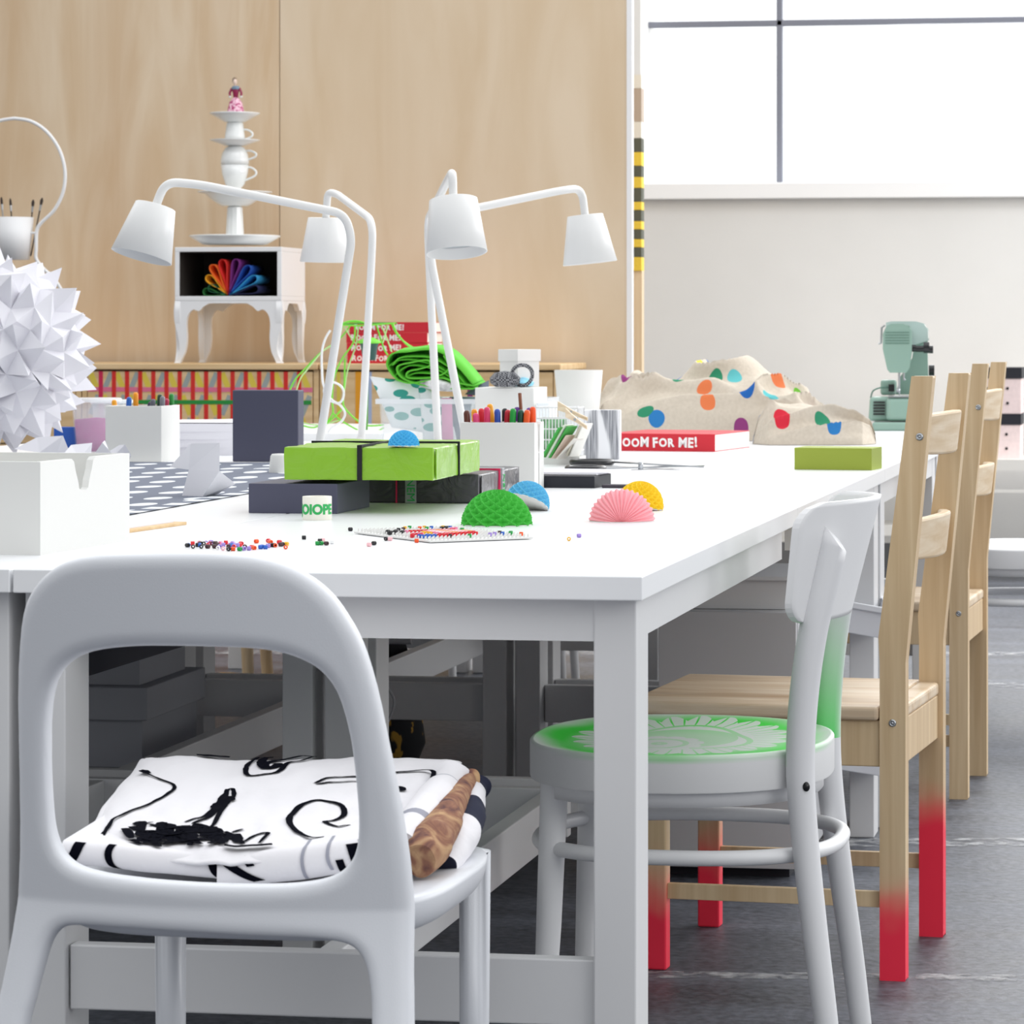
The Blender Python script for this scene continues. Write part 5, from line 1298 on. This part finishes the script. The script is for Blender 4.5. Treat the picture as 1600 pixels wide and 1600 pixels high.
vo = t.nodes.new('ShaderNodeTexVoronoi'); vo.inputs['Scale'].default_value = 1; vo.inputs['Randomness'].default_value = .45; t.links.new(mp_.outputs[0], vo.inputs['Vector'])
dd = mth(t, 'LESS_THAN', vo.outputs['Distance'], .37); mx = t.nodes.new('ShaderNodeMixRGB'); mx.inputs['Color1'].default_value = srgb('e9eeee'); mx.inputs['Color2'].default_value = srgb('2f9c8f'); t.links.new(dd, mx.inputs['Fac']); t.links.new(mx.outputs[0], b.inputs['Base Color'])
sheetobj('leaf_print_fabric', 'white fabric with teal leaves spilling over the left of the clear crate', 'fabric', m, [(612, 668, .05), (690, 680, .05), (660, 596, .05), (578, 589, .03)], zc, .004, 14, .008)
sheetobj('leaf_print_fabric', 'teal leaf print fabric, its folded right half inside the clear crate', 'fabric', m, [(662, 690, .04), (714, 690, .05), (700, 628, .06), (652, 594, .05)], zc, .004, 14, .006)
sheetobj('folder', 'pink folder upright inside the clear crate', 'folder', mat('folder_pink', 'e48fb8', .6), [(691, 700, .04), (709, 700, .04), (706, 622, .04), (690, 622, .04)], zc, .006, 2)
sheetobj('folder', 'blue grey folder upright in the right half of the clear crate', 'folder', mat('folder_grey', '8d97a8', .6), [(708, 700, .08), (770, 700, .08), (770, 620, .08), (703, 620, .08)], zc, .012, 2)
sheetobj('folder', 'slate card sticking up at the right of the clear crate', 'card', mat('folder_slate', '6c7584', .6), [(726, 616, .1), (764, 620, .1), (764, 594, .1), (740, 606, .1)], zc, .004, 2)
solo('doily', MB().tube([(0, 0, 0), (0, .002, 0)], .034, 40), mat('doily_white', 'e6e8ea', .9, bump=.4, bscale=120, var=.1, vscale=90), 'round white crocheted doily behind the crate side, above the markers', 'doily', atz(757, 640, zc+.06))
# rolled green felt
fg = mat('lime_felt', '5cbc34', .9); o = atz(665, 580, zc+.02)
g = MB()
def FP(px, py, dz=0): return atz(px, py, zc+.02+dz)-o
def felt(pts, dz0, dz1, g=g):
    P0 = smooth_path([FP(x_, y_, dz0) for x_, y_ in pts], 6); P1 = smooth_path([FP(x_+16, y_-7, dz1) for x_, y_ in pts], 6); n = len(P0)
    g.add(P0+P1, [(i, i+1, n+i+1, n+i) for i in range(n-1)], True)
felt([(740, 600), (718, 574), (694, 552), (668, 545), (640, 548), (612, 552), (603, 568), (610, 584), (620, 594)], 0, .14)
felt([(738, 609), (700, 608), (665, 604), (636, 596), (622, 586), (620, 572), (640, 566), (668, 562), (672, 572), (655, 578), (638, 582), (640, 590), (680, 588), (700, 575), (692, 556)], 0, .13)
felt([(618, 594), (640, 600), (668, 596), (690, 592), (716, 600), (742, 604)], 0, .13)
felt([(612, 570), (625, 558), (655, 556), (680, 560), (706, 576), (730, 602)], .005, .13)
felt([(606, 572), (622, 562), (650, 562), (684, 572), (712, 590), (736, 607)], .01, .12)
felt([(615, 588), (630, 574), (650, 570), (690, 580), (725, 606)], .01, .12)
felt([(628, 592), (650, 582), (688, 586), (712, 602)], .01, .12)
bk0 = [FP(x_+12, y_-4, .13) for x_, y_ in [(606, 568), (612, 554), (640, 549), (668, 547), (694, 554), (718, 575), (740, 600), (736, 608), (690, 605), (640, 598), (616, 590)]]
g.add(bk0, [tuple(range(len(bk0)))])
q = solo('felt_roll', g, fg, 'loosely rolled sheets of bright green felt on top of the clear crate', 'felt', o); md = q.modifiers.new('t', 'SOLIDIFY'); md.thickness = .0035
solo('cow_print_cloth', MB().tube([atz(656, 598, zc+.03)-atz(680, 600, zc+.03), Vector((0, 0, 0)), atz(708, 606, zc+.03)-atz(680, 600, zc+.03)], [.008, .016, .010], 16), mat('cow_print', 'd6d8d8', .9, var=.9, vscale=30), 'crumpled black and white cloth under the green felt', 'fabric', atz(680, 600, zc+.03))

wbn = W(834, 7.6, TH); boxy('storage_bin', 'plain white bin behind the markers, yarn bundle on it', 'bin', 834, (lambda z_: YH+(H-TH)*F/z_)(7.6), .14, .16, (H-(606-YH)*7.6/F)-TH, 0, card)
ztop = H-(606-YH)*7.6/F
lb = thing('lidded_box', 'small white lidded box turned corner-on, on the plain white bin', 'box', W(809, 7.69, ztop+.001), A+math.radians(43))
sbx = .066*1.0
part('box_body', MB().box(0, sbx*1.0, 0, sbx, 0, .075), card, lb); part('lid', MB().box(-.003, sbx+.003, -.003, sbx+.003, .060, .088), card, lb, bev=.001)
gm, t, b = nt('gingham_black'); b.inputs['Roughness'].default_value = .9
co = t.nodes.new('ShaderNodeTexCoord'); ck = t.nodes.new('ShaderNodeTexChecker'); ck.inputs['Scale'].default_value = 260; ck.inputs['Color1'].default_value = srgb('26282e'); ck.inputs['Color2'].default_value = srgb('8f9094'); t.links.new(co.outputs['Object'], ck.inputs['Vector']); t.links.new(ck.outputs['Color'], b.inputs['Base Color'])
yo = W(789, 7.62, ztop+.001)
solo('ribbon_ball', MB().lathe([(0, 0), (.018, .001), (.028, .010), (.029, .022), (.02, .034), (0, .038)], 24, sx=1.25), gm, 'dark chequered ribbon ball in front of the small lidded box', 'ribbon', yo)
solo('ribbon_loop', MB().tube([(.024*math.cos(a_)*1.0, .005*math.sin(2*a_), .026+.024*math.sin(a_)) for a_ in [2*PI*i/40 for i in range(40)]], .0045, 8, closed=True, flat=.6), gm, 'dark chequered ribbon loop standing beside the ribbon ball', 'ribbon', W(816, 7.615, ztop+.003))
solo('tissue_bundle', MB().lathe([(0, 0), (.022, .002), (.026, .010), (.016, .018), (.004, .022), (0, .022)], 14, smooth=False, sx=1.0), mat('tissue_blue', '8fcdea', .8, var=.3, vscale=40), 'small blue and white tissue bundle beside the ribbon loop', 'tissue', W(818, 7.70, ztop+.001)) 
boxy('storage_bin', 'white bin with pale blue print just right of the plain bin', 'bin', 858, 707, .03, .1, .115, 0, mat('pale_print', 'eef4f7', .7, var=.06, vscale=25))
bk_ = W(904, 8.3, TH); solo('bucket', MB().lathe([(0, 0), (.046, 0), (.0615, .182), (.0595, .182), (.044, .004), (0, .004)], 40), card, 'tall white tapering bucket left of the dotted linen heap', 'bucket', bk_)
# --- wood print box, basket, tray, packets, pegs
m, t, b = nt('pine_trunk_print'); b.inputs['Roughness'].default_value = .7
co = t.nodes.new('ShaderNodeTexCoord'); mp_ = t.nodes.new('ShaderNodeMapping'); mp_.inputs['Scale'].default_value = (26, 26, 4); t.links.new(co.outputs['Object'], mp_.inputs[0])
n = t.nodes.new('ShaderNodeTexNoise'); n.inputs['Scale'].default_value = 1; n.inputs['Detail'].default_value = 1; n.inputs['Distortion'].default_value = .6; t.links.new(mp_.outputs[0], n.inputs['Vector'])
mp2 = t.nodes.new('ShaderNodeMapping'); mp2.inputs['Scale'].default_value = (350, 350, 12); t.links.new(co.outputs['Object'], mp2.inputs[0]); n3 = t.nodes.new('ShaderNodeTexNoise'); n3.inputs['Scale'].default_value = 1; t.links.new(mp2.outputs[0], n3.inputs['Vector'])
r = t.nodes.new('ShaderNodeValToRGB'); r.color_ramp.elements[0].position = .47; r.color_ramp.elements[1].position = .53; r.color_ramp.elements[0].color = (0, 0, 0, 1); t.links.new(n.outputs['Fac'], r.inputs[0])
r3 = t.nodes.new('ShaderNodeValToRGB'); r3.color_ramp.elements[0].position = .35; r3.color_ramp.elements[1].position = .65; r3.color_ramp.elements[0].color = srgb('77787f'); r3.color_ramp.elements[1].color = srgb('c4c5ca'); t.links.new(n3.outputs['Fac'], r3.inputs[0])
mx = t.nodes.new('ShaderNodeMixRGB'); mx.inputs['Color2'].default_value = srgb('eeeef1'); t.links.new(r.outputs[0], mx.inputs['Fac']); t.links.new(r3.outputs[0], mx.inputs['Color1']); t.links.new(mx.outputs[0], b.inputs['Base Color'])
boxy('printed_box', 'white box printed with grey tree trunks between basket and red book', 'box', 966, 718, .115, .05, .108, math.radians(2), m)
wbk = at(848, 722, TH)
bt2 = thing('wire_basket', 'small white wire basket behind the seed packets', 'basket', W(838, 6.95, TH), 0)
g = MB(); bw, bd, bh = .09, .07, .118
for i in range(14):
    x_ = bw*i/13
    g.tube([(x_, 0, .004), (x_, 0, bh), (x_, .004, bh+.003)], .0011, 5); g.tube([(x_, bd, .004), (x_, bd, bh)], .0011, 5)
for k in range(6):
    z_ = .004+(bh-.004)*k/5; g.tube([(0, 0, z_), (bw, 0, z_), (bw, bd, z_), (0, bd, z_)], .0015, 5, closed=True)
for i in range(9):
    y_ = bd*i/8; g.tube([(bw, y_, .004), (bw, y_, bh)], .0011, 5); g.tube([(0, y_, .004), (bw, y_, .004)], .0011, 5)
part('wires', g, white, bt2)
sheetobj('green_card', 'green leafy card inside the white wire basket', 'card', mat('card_green_print', '77ab7c', .8, var=.5, vscale=60), [(845, 716, 0), (885, 716, 0), (885, 655, 0), (845, 655, 0)], 7.0, .002, 2)
ty = at(876, 726, TH); solo('shallow_tray', MB().tray(-.06, .03, 0, .075, 0, .017, .002), card, 'shallow white tray holding the seed packets', 'tray', Vector((ty.x+.01, ty.y, TH)), math.radians(0))
for k, (x0, y0, x1, y1, c, nm) in enumerate([(846, 714, 872, 668, '3fae4a', 'bright green'), (849, 714, 876, 667, '4a9440', 'olive green'), (853, 715, 880, 664, 'e8efe0', 'pale green'), (857, 715, 886, 666, '44a848', 'green topped'), (861, 716, 884, 680, 'dfcabb', 'beige'), (868, 717, 896, 685, 'eee9e2', 'cream, lying low'), (884, 712, 905, 664, 'c9c3b2', 'grey beige at the right'), (889, 713, 910, 662, 'f0efe9', 'white edged, rightmost')]):
    d_ = .018*(k-4)/4
    p0 = atz(x0, y0, 6.82+d_); p1 = atz(x1, y1, 6.80+d_); p0.z = max(p0.z, TH+.003)
    ax = (p1-p0); g = MB(); w_ = Vector((.012, .045, 0)); th_ = Vector((.0022, 0, -.001))
    vs = [Vector((0, 0, 0)), w_, w_+ax, ax]; g.add(vs+[v+th_ for v in vs], [(0, 1, 2, 3), (7, 6, 5, 4), (0, 4, 5, 1), (1, 5, 6, 2), (2, 6, 7, 3), (3, 7, 4, 0)])
    solo('seed_packet', g, mat('packet_'+nm.split(',')[0].replace(' ', '_'), c, .7), nm+' paper packet leaning in the shallow white tray', 'packet', p0)
def cpeg(label, p, q, z_):
    P, Q = atz(*p, z_), atz(*q, z_); t = thing('clothes_peg', label, 'clothes peg', P); d = Q-P; n_ = Vector((0, 0, 1))
    side = Vector((0, 1, 0))*.004
    for s_ in (1, -1):
        off0, off1 = n_*.001*s_, n_*(.0075)*s_
        vs = [off0*0, d+off0*.4, d+off1*.5, d*.5+off1*.6, off1*1.25]
        g = MB(); g.add([v-side for v in vs]+[v+side for v in vs], [(0, 1, 2, 3, 4), (9, 8, 7, 6, 5)]+[(i, 5+i, 5+(i+1) % 5, (i+1) % 5) for i in range(5)]); part('prong', g, pineslat, t)
    part('spring', MB().tube([d*.45-side*1.4, d*.45+side*1.4], .003, 10), steel, t)
cpeg('wooden clothes peg clipped over the wire basket rim', (872, 634), (918, 655), 6.85)
cpeg('wooden clothes peg lower down, its jaws above the seed packets', (884, 645), (917, 668), 6.80)
# notebooks and scissors
boxy('notebook', 'black notebook block with white pages in front of the tray', 'book', 929, 763, .125, .12, .0215, math.radians(-4), black, bev=.0006)
nb = at(931, 762, TH); solo('loose_papers', MB().box(-.125, 0.0, .005, .13, .0222, .0245).box(-.12, .018, .02, .17, .0248, .0262), paper, 'loose white sheets lying on the black notebook', 'paper', nb, math.radians(-6))
solo('grey_card', MB().box(-.13, .0, 0, .11, .0267, .0285), mat('card_grey', 'b4bac4', .5), 'pale grey card on the loose sheets, under the seed packet tray', 'card', nb+Vector((.022, .07, 0)), math.radians(-3)) if False else None
boxy('black_card', 'thin dark strip of card lying right of the black notebook', 'card', 983, 763, .05, .03, .006, 0, mat('dark_plum_card', '3c3640', .6))
so = at(968, 738, TH); st = thing('scissors', 'large steel scissors with black handles lying open on the tables', 'scissors', so, A)
def SP(px, py): 
    p = at(px, py, TH)-so; p.rotate(Matrix.Rotation(-A, 3, 'Z')); p.z = 0; return p
def blade(p, q, w0, z_):
    P, Q = SP(*p), SP(*q); d = (Q-P); n_ = Vector((-d.y, d.x, 0)).normalized()
    vs = [P-n_*w0*.5, P+n_*w0*.5, P.lerp(Q, .6)+n_*w0*.55, Q, P.lerp(Q, .6)-n_*w0*.45]
    g = MB(); n5 = 5; g.add([v+Vector((0, 0, z_)) for v in vs]+[v+Vector((0, 0, z_+.0028)) for v in vs], [tuple(range(5))[::-1], tuple(range(5, 10))]+[(i, (i+1) % 5, 5+(i+1) % 5, 5+i) for i in range(5)])
    return part('blade', g, steel, st)
blade((948, 735), (1101, 731), .024, .003); blade((958, 728), (1100, 736.5), .024, .0072)
part('pivot_screw', MB().lathe([(0, 0), (.005, 0), (.005, .0145), (.0035, .016), (0, .016)], 16, c=tuple(SP(1001, 734))), steel, st)
for cx_, cy_, rx, ry in ((925, 728, .042, .033), (915, 738, .036, .03)):
    c_ = SP(cx_, cy_); part('handle', MB().tube([(c_.x+rx*math.cos(a_), c_.y+ry*1.4*math.sin(a_), .008) for a_ in [2*PI*i/36 for i in range(36)]], .006, 10, closed=True), blackp, st)

# --- green cords, white cord, little pot
gc = mat('cord_green', '78d23c', .5); gcl = mat('cord_pale_green', 'b8dc96', .5)
zg = 8.9; og = W(560, zg, TH)
def GP(px, py, dz=0): p = atz(px, py, zg+dz)-og; return p
def cord(g, pts, r_=.0021, m_=0, dz=0): g.tube(smooth_path([GP(x_, y_, dz) for x_, y_ in pts], 6), r_, 6, m_)
g = MB()
for k, pts in enumerate([[(530, 508), (545, 502), (562, 502), (572, 507), (560, 509), (540, 508), (530, 508)], [(531, 506), (548, 503), (568, 504), (573, 508), (590, 507), (618, 505)],
    [(548, 508), (530, 530), (500, 552), (478, 575), (462, 592), (452, 612), (440, 650), (438, 668)], [(555, 508), (552, 535), (535, 560), (522, 590), (519, 625), (520, 645), (510, 660), (498, 668)], [(520, 645), (530, 655), (548, 666), (565, 674), (585, 675), (600, 668)],
    [(588, 507), (592, 520), (600, 545), (606, 555)], [(614, 506), (620, 520), (632, 535), (645, 545), (652, 548)], [(612, 506), (622, 525), (640, 540), (655, 547)], [(539, 560), (538, 600), (536, 630), (545, 645), (560, 658), (575, 665), (600, 664)], [(534, 640), (524, 650), (508, 664)], [(470, 664), (490, 668), (510, 660)]]):
    cord(g, pts, .0024, 0, .01*(k % 3))
for k, pts in enumerate([[(536, 510), (524, 535), (505, 548), (490, 565), (478, 580), (468, 595), (455, 640)], [(560, 508), (556, 540), (544, 575), (538, 610), (536, 632)], [(538, 510), (550, 530), (556, 537)], [(596, 508), (605, 530), (612, 550)], [(606, 508), (600, 530), (598, 536)], [(470, 660), (500, 664), (535, 655)]]):
    cord(g, pts, .002, 1, .015+.01*(k % 2))
solo('string_tangle', g, [gc, gcl], 'tangle of bright green cords falling from a loop beside the red books', 'cord', og)
# thin stake carries the loop of cord
g = MB(); cord(g, [(577, 507), (576, 540), (574, 600), (573, 655), (573, 682)], .003, 0, .02); cord(g, [(530, 507), (577, 505), (620, 505)], .0025, 0, .02)
solo('garden_stake', g, mat('stake_green', '4f9a3a', .6), 'thin green stake and crosspiece that carry the green cords', 'stake', og)
pt = thing('plant_pot', 'tiny dark green pot with bright rim hanging before the red books', 'pot', W(577, zg, 0)+Vector((0, 0, H-(563-YH)*zg/F)))
part('pot_body', MB().lathe([(0, 0), (.017, 0), (.024, .042), (.026, .043), (.026, .048), (.022, .048), (0, .03)], 28), mat('pot_green', '1c4a42', .5), pt)
part('rim', MB().lathe([(.026, .046), (.032, .047), (.033, .050), (.026, .055), (.012, .062), (0, .063)], 28), gc, pt)
g = MB(); zz9 = 8.1; ow = W(510, zz9, TH)
g.tube(smooth_path([atz(x_, y_, zz9)-ow for x_, y_ in [(516, 516), (508, 530), (503, 550), (503, 575), (505, 600), (514, 620), (528, 630), (536, 622), (536, 608), (526, 599), (512, 598), (506, 612), (514, 625), (530, 632), (539, 645), (534, 658), (520, 667), (512, 676)]], 6), .0028, 8)
solo('cable', g, white, 'white cable curling down behind the two left lamp poles', 'cable', ow)
solo('white_tray', MB().box(-.45, .14, 0, .35, 0, .022), card, 'low white board lying under the green cords behind the lamps', 'board', at(600, 702, TH), 0) if False else None
sw = W(600, 8.3, TH); solo('white_board', MB().box(-.42, 0, 0, .3, 0, .02), white, 'low white board on the tables under the hanging green cords', 'board', sw)

# ================= under the tables =================
cb = W(1247, 6.07, 0); cbt = thing('drawer_cabinet', 'pale grey cabinet on the floor beneath the right-hand tables', 'cabinet', cb)
part('cabinet_body', MB().box(-.262, 0, 0, .42, .02, .50), mat('cabinet_grey', 'c4c5c8', .5), cbt, bev=.002)
part('door', MB().box(-.26, -.002, -.016, 0, .022, .498), mat('cabinet_grey', 'c4c5c8', .5), cbt, bev=.001)
part('foot', MB().box(-.25, -.02, .03, .4, 0, .02), black, cbt)
pl = thing('plastic_box', 'translucent white plastic box with rim on the grey cabinet', 'box', cb+Vector((0, .02, .501)))
part('tray_body', MB().tray(-.25, -.025, 0, .3, 0, .055, .003, None, .01), mat('milky_plastic', 'dfe0e2', .35), pl); part('rim', MB().box(-.27, -.004, -.025, .325, .055, .063), mat('milky_plastic', 'dfe0e2', .35), pl, bev=.002)
for px, py, z_, w_, h_, lab in [(1392, 1003, 6.55, .085, .075, 'white moulded plastic bin behind the bentwood chair back'), (1392, 1212, 6.5, .10, .07, 'white moulded plastic bin low behind the pine seat')]:
    o = W(px, z_, H-(py-YH)*z_/F)
    if 'low' in lab:
        lab = 'white moulded tub on the low crossbar behind the pine seat'
def sbin(label, px, py, z_, w_, d_, h_, tilt):
    o = W(px, z_, H-(py-YH)*z_/F); t = thing('plastic_bin', label, 'bin', o, A); t.rotation_euler = (0, math.radians(tilt), A)
    g = MB(); g.tray(-w_, 0, 0, d_, -h_, 0, .004, None, .006); part('bin_body', g, plastic, t, bev=.004, seg=3)
    part('rim', MB().box(-w_-.014, .014, -.014, -.006, -.012, 0).box(-w_-.014, .014, d_+.006, d_+.014, -.012, 0).box(.006, .014, -.006, d_+.006, -.012, 0).box(-w_-.014, -w_-.006, -.006, d_+.006, -.012, 0), plastic, t, bev=.002)
sbin('white plastic bin hooked under the table, right of the bentwood chair back', 1388, 950, 6.45, .13, .30, .062, 10)
sbin('white plastic bin low down behind the pine chair, under its seat apron', 1392, 1166, 6.45, .16, .30, .062, 9)
# stack of lidded boxes at the left, behind the crossbar
st0 = W(222, 6.15, 0)
milk = mat('storage_grey', 'a7a9b0', .6)
zz = 0
for k, (w_, d_, h_, lab) in enumerate([(.34, .36, .145, 'lowest pale lidded box of the under-table stack'), (.34, .36, .10, 'middle pale lidded box of the under-table stack'), (.30, .30, .13, 'upper pale box of the under-table stack')]):
    t = thing('lidded_box', lab, 'box', st0+Vector((-.012*(k == 2), .02*(k == 2), zz)), math.radians(1)); lid = .052 if k < 2 else .0
    part('box_body', MB().box(-w_, 0, 0, d_, 0, h_), milk, t)
    if k < 2: part('lid', MB().box(-w_-.014, .014, -.014, d_+.014, h_-.01, h_+lid), milk, t, bev=.002); zz += h_+lid+.001
    else: zz += h_+.001
solo('navy_box', MB().box(-.4, 0, 0, 1.0, 0, .10), mat('navy_card', '0f1630', .6), 'dark navy flat box lying on top of the under-table box stack', 'box', W(90, 4.9, zz+.0))  if False else None
nz = H-(1073-YH)*5.0/F
# navy board hangs as the side of a drawer beneath the middle tables
nv = W(85, 5.0, 0); nvx = nv.x
solo('navy_panel', MB().box(-.30, 0, 0, 1.15, 0, .18), mat('navy_card', '0f1630', .6), 'dark navy flat case pushed up under the middle tables', 'case', (nvx, nv.y, nz))
# stools and chairs on the far side
def stool(label, loc, m_, h=.45, s=.15, r_=.014, sq=False):
    t = thing('stool', label, 'stool', loc)
    part('seat', MB().lathe([(0, h-.03), (s+.02, h-.03), (s+.025, h-.02), (s+.025, h-.005), (s+.02, h), (0, h)], 32), m_, t)
    for a_ in range(4):
        x_, y_ = s*.72*math.cos(a_*PI/2+PI/4), s*.72*math.sin(a_*PI/2+PI/4)
        part('leg', MB().tube([(x_, y_, h-.03), (x_*1.3, y_*1.3, 0)], [r_, r_*.85], 12), m_, t)
stool('white round stool far under the right-hand tables, its leg beside the table leg', W(836, 9.15, 0), whiteleg)
stool('white round stool far behind the black bag', W(668, 9.75, 0), whiteleg)
stool('pine stool on the far side of the tables, seen under them', W(352, 9.5, 0), pine, r_=.02)
# black bag, cables
m, t, b = nt('black_cloth_mustard_print'); b.inputs['Roughness'].default_value = .95
co = t.nodes.new('ShaderNodeTexCoord'); n = t.nodes.new('ShaderNodeTexNoise'); n.inputs['Scale'].default_value = 14; n.inputs['Distortion'].default_value = 2; t.links.new(co.outputs['Object'], n.inputs['Vector'])
r = t.nodes.new('ShaderNodeValToRGB'); r.color_ramp.elements[0].position = .6; r.color_ramp.elements[1].position = .64; r.color_ramp.elements[0].color = srgb('0c0d12'); r.color_ramp.elements[1].color = srgb('a07a28'); t.links.new(n.outputs['Fac'], r.inputs[0]); t.links.new(r.outputs[0], b.inputs['Base Color'])
bg_ = W(562, 7.7, 0); solo('fabric_bag', MB().lathe([(0, 0), (.13, 0), (.15, .05), (.13, .2), (.10, .30), (.05, .36), (0, .36)], 28, sx=1.05, sy=.8), m, 'black cloth bag with mustard print slumped on the floor under the tables', 'bag', bg_)
g = MB()
for k in range(4):
    x_ = 560+k*12; g.tube(smooth_path([atz(x_+8, 1000, 6.3)-W(580, 6.3, 0), atz(x_+22-10*k, 1050, 6.3)-W(580, 6.3, 0), atz(x_-4+8*k, 1100, 6.3)-W(580, 6.3, 0), atz(x_-20, 1180, 6.3)-W(580, 6.3, 0)], 8), .0028, 6)
g.tube([Vector((-.08, 0, H-(998-YH)*6.3/F)), Vector((.08, 0, H-(998-YH)*6.3/F))], .01, 8)
solo('power_cables', g, mat('cable_grey', 'a9aaae', .6), 'bunch of pale grey power cables dangling under the tables', 'cables', W(580, 6.3, 0))

# ================= right background =================
sh0 = aty(1600, 740, 9.9); t = thing('low_shelf', 'low white shelf unit against the plaster wall at right', 'shelf', (sh0.x, 9.75, 0))
ztb = aty(1550, 718, 9.75).z
mw = mat('shelf_white', 'e4e2dd', .6)
part('shelf_board', MB().box(-.75, .9, 0, .5, ztb-.045, ztb), mw, t); z2 = aty(1550, 765, 9.75).z; part('rail', MB().box(-.75, .9, 0.0, .02, z2-.012, z2), mw, t)
z3 = aty(1400, 822, 9.75).z; part('shelf_board', MB().box(-.85, -.45, 0, .4, z3-.04, z3), mw, t)
for x_ in (-.72, .1, .85): part('post', MB().box(x_-.02, x_+.02, .45, .49, 0, ztb-.045), mw, t)
pinkc = mat('pink_gingham', 'ead7d6', .8, var=.05, vscale=60)
def pbx(px, py, w_, h_, lab, lidh=.07):
    p = aty(px, py, 9.85); t = thing('patterned_box', lab, 'box', (p.x, 9.85, ztb if 'lower' in lab else zt2))
    part('box_body', MB().box(-w_/2, w_/2, 0, .24, 0, h_-lidh), pinkc, t); part('lid', MB().box(-w_/2-.004, w_/2+.004, -.004, .244, h_-lidh, h_), black, t)
    g = MB()
    for z_ in ((h_-lidh)*.3, (h_-lidh)*.72):
        for x_ in (-w_*.22, w_*.22): g.tube([(x_, -.004, z_), (x_, .001, z_)], .006, 10)
    part('button', g, blackp, t)
zt2 = ztb
pbx(1556, 718, .20, .185, 'pink chequered box with black lid, lower of the two on the shelf', .045)
zt2 = ztb+.186
pbx(1558, 645, .195, .19, 'pink chequered box with black lid, upper one at the right edge', .045)
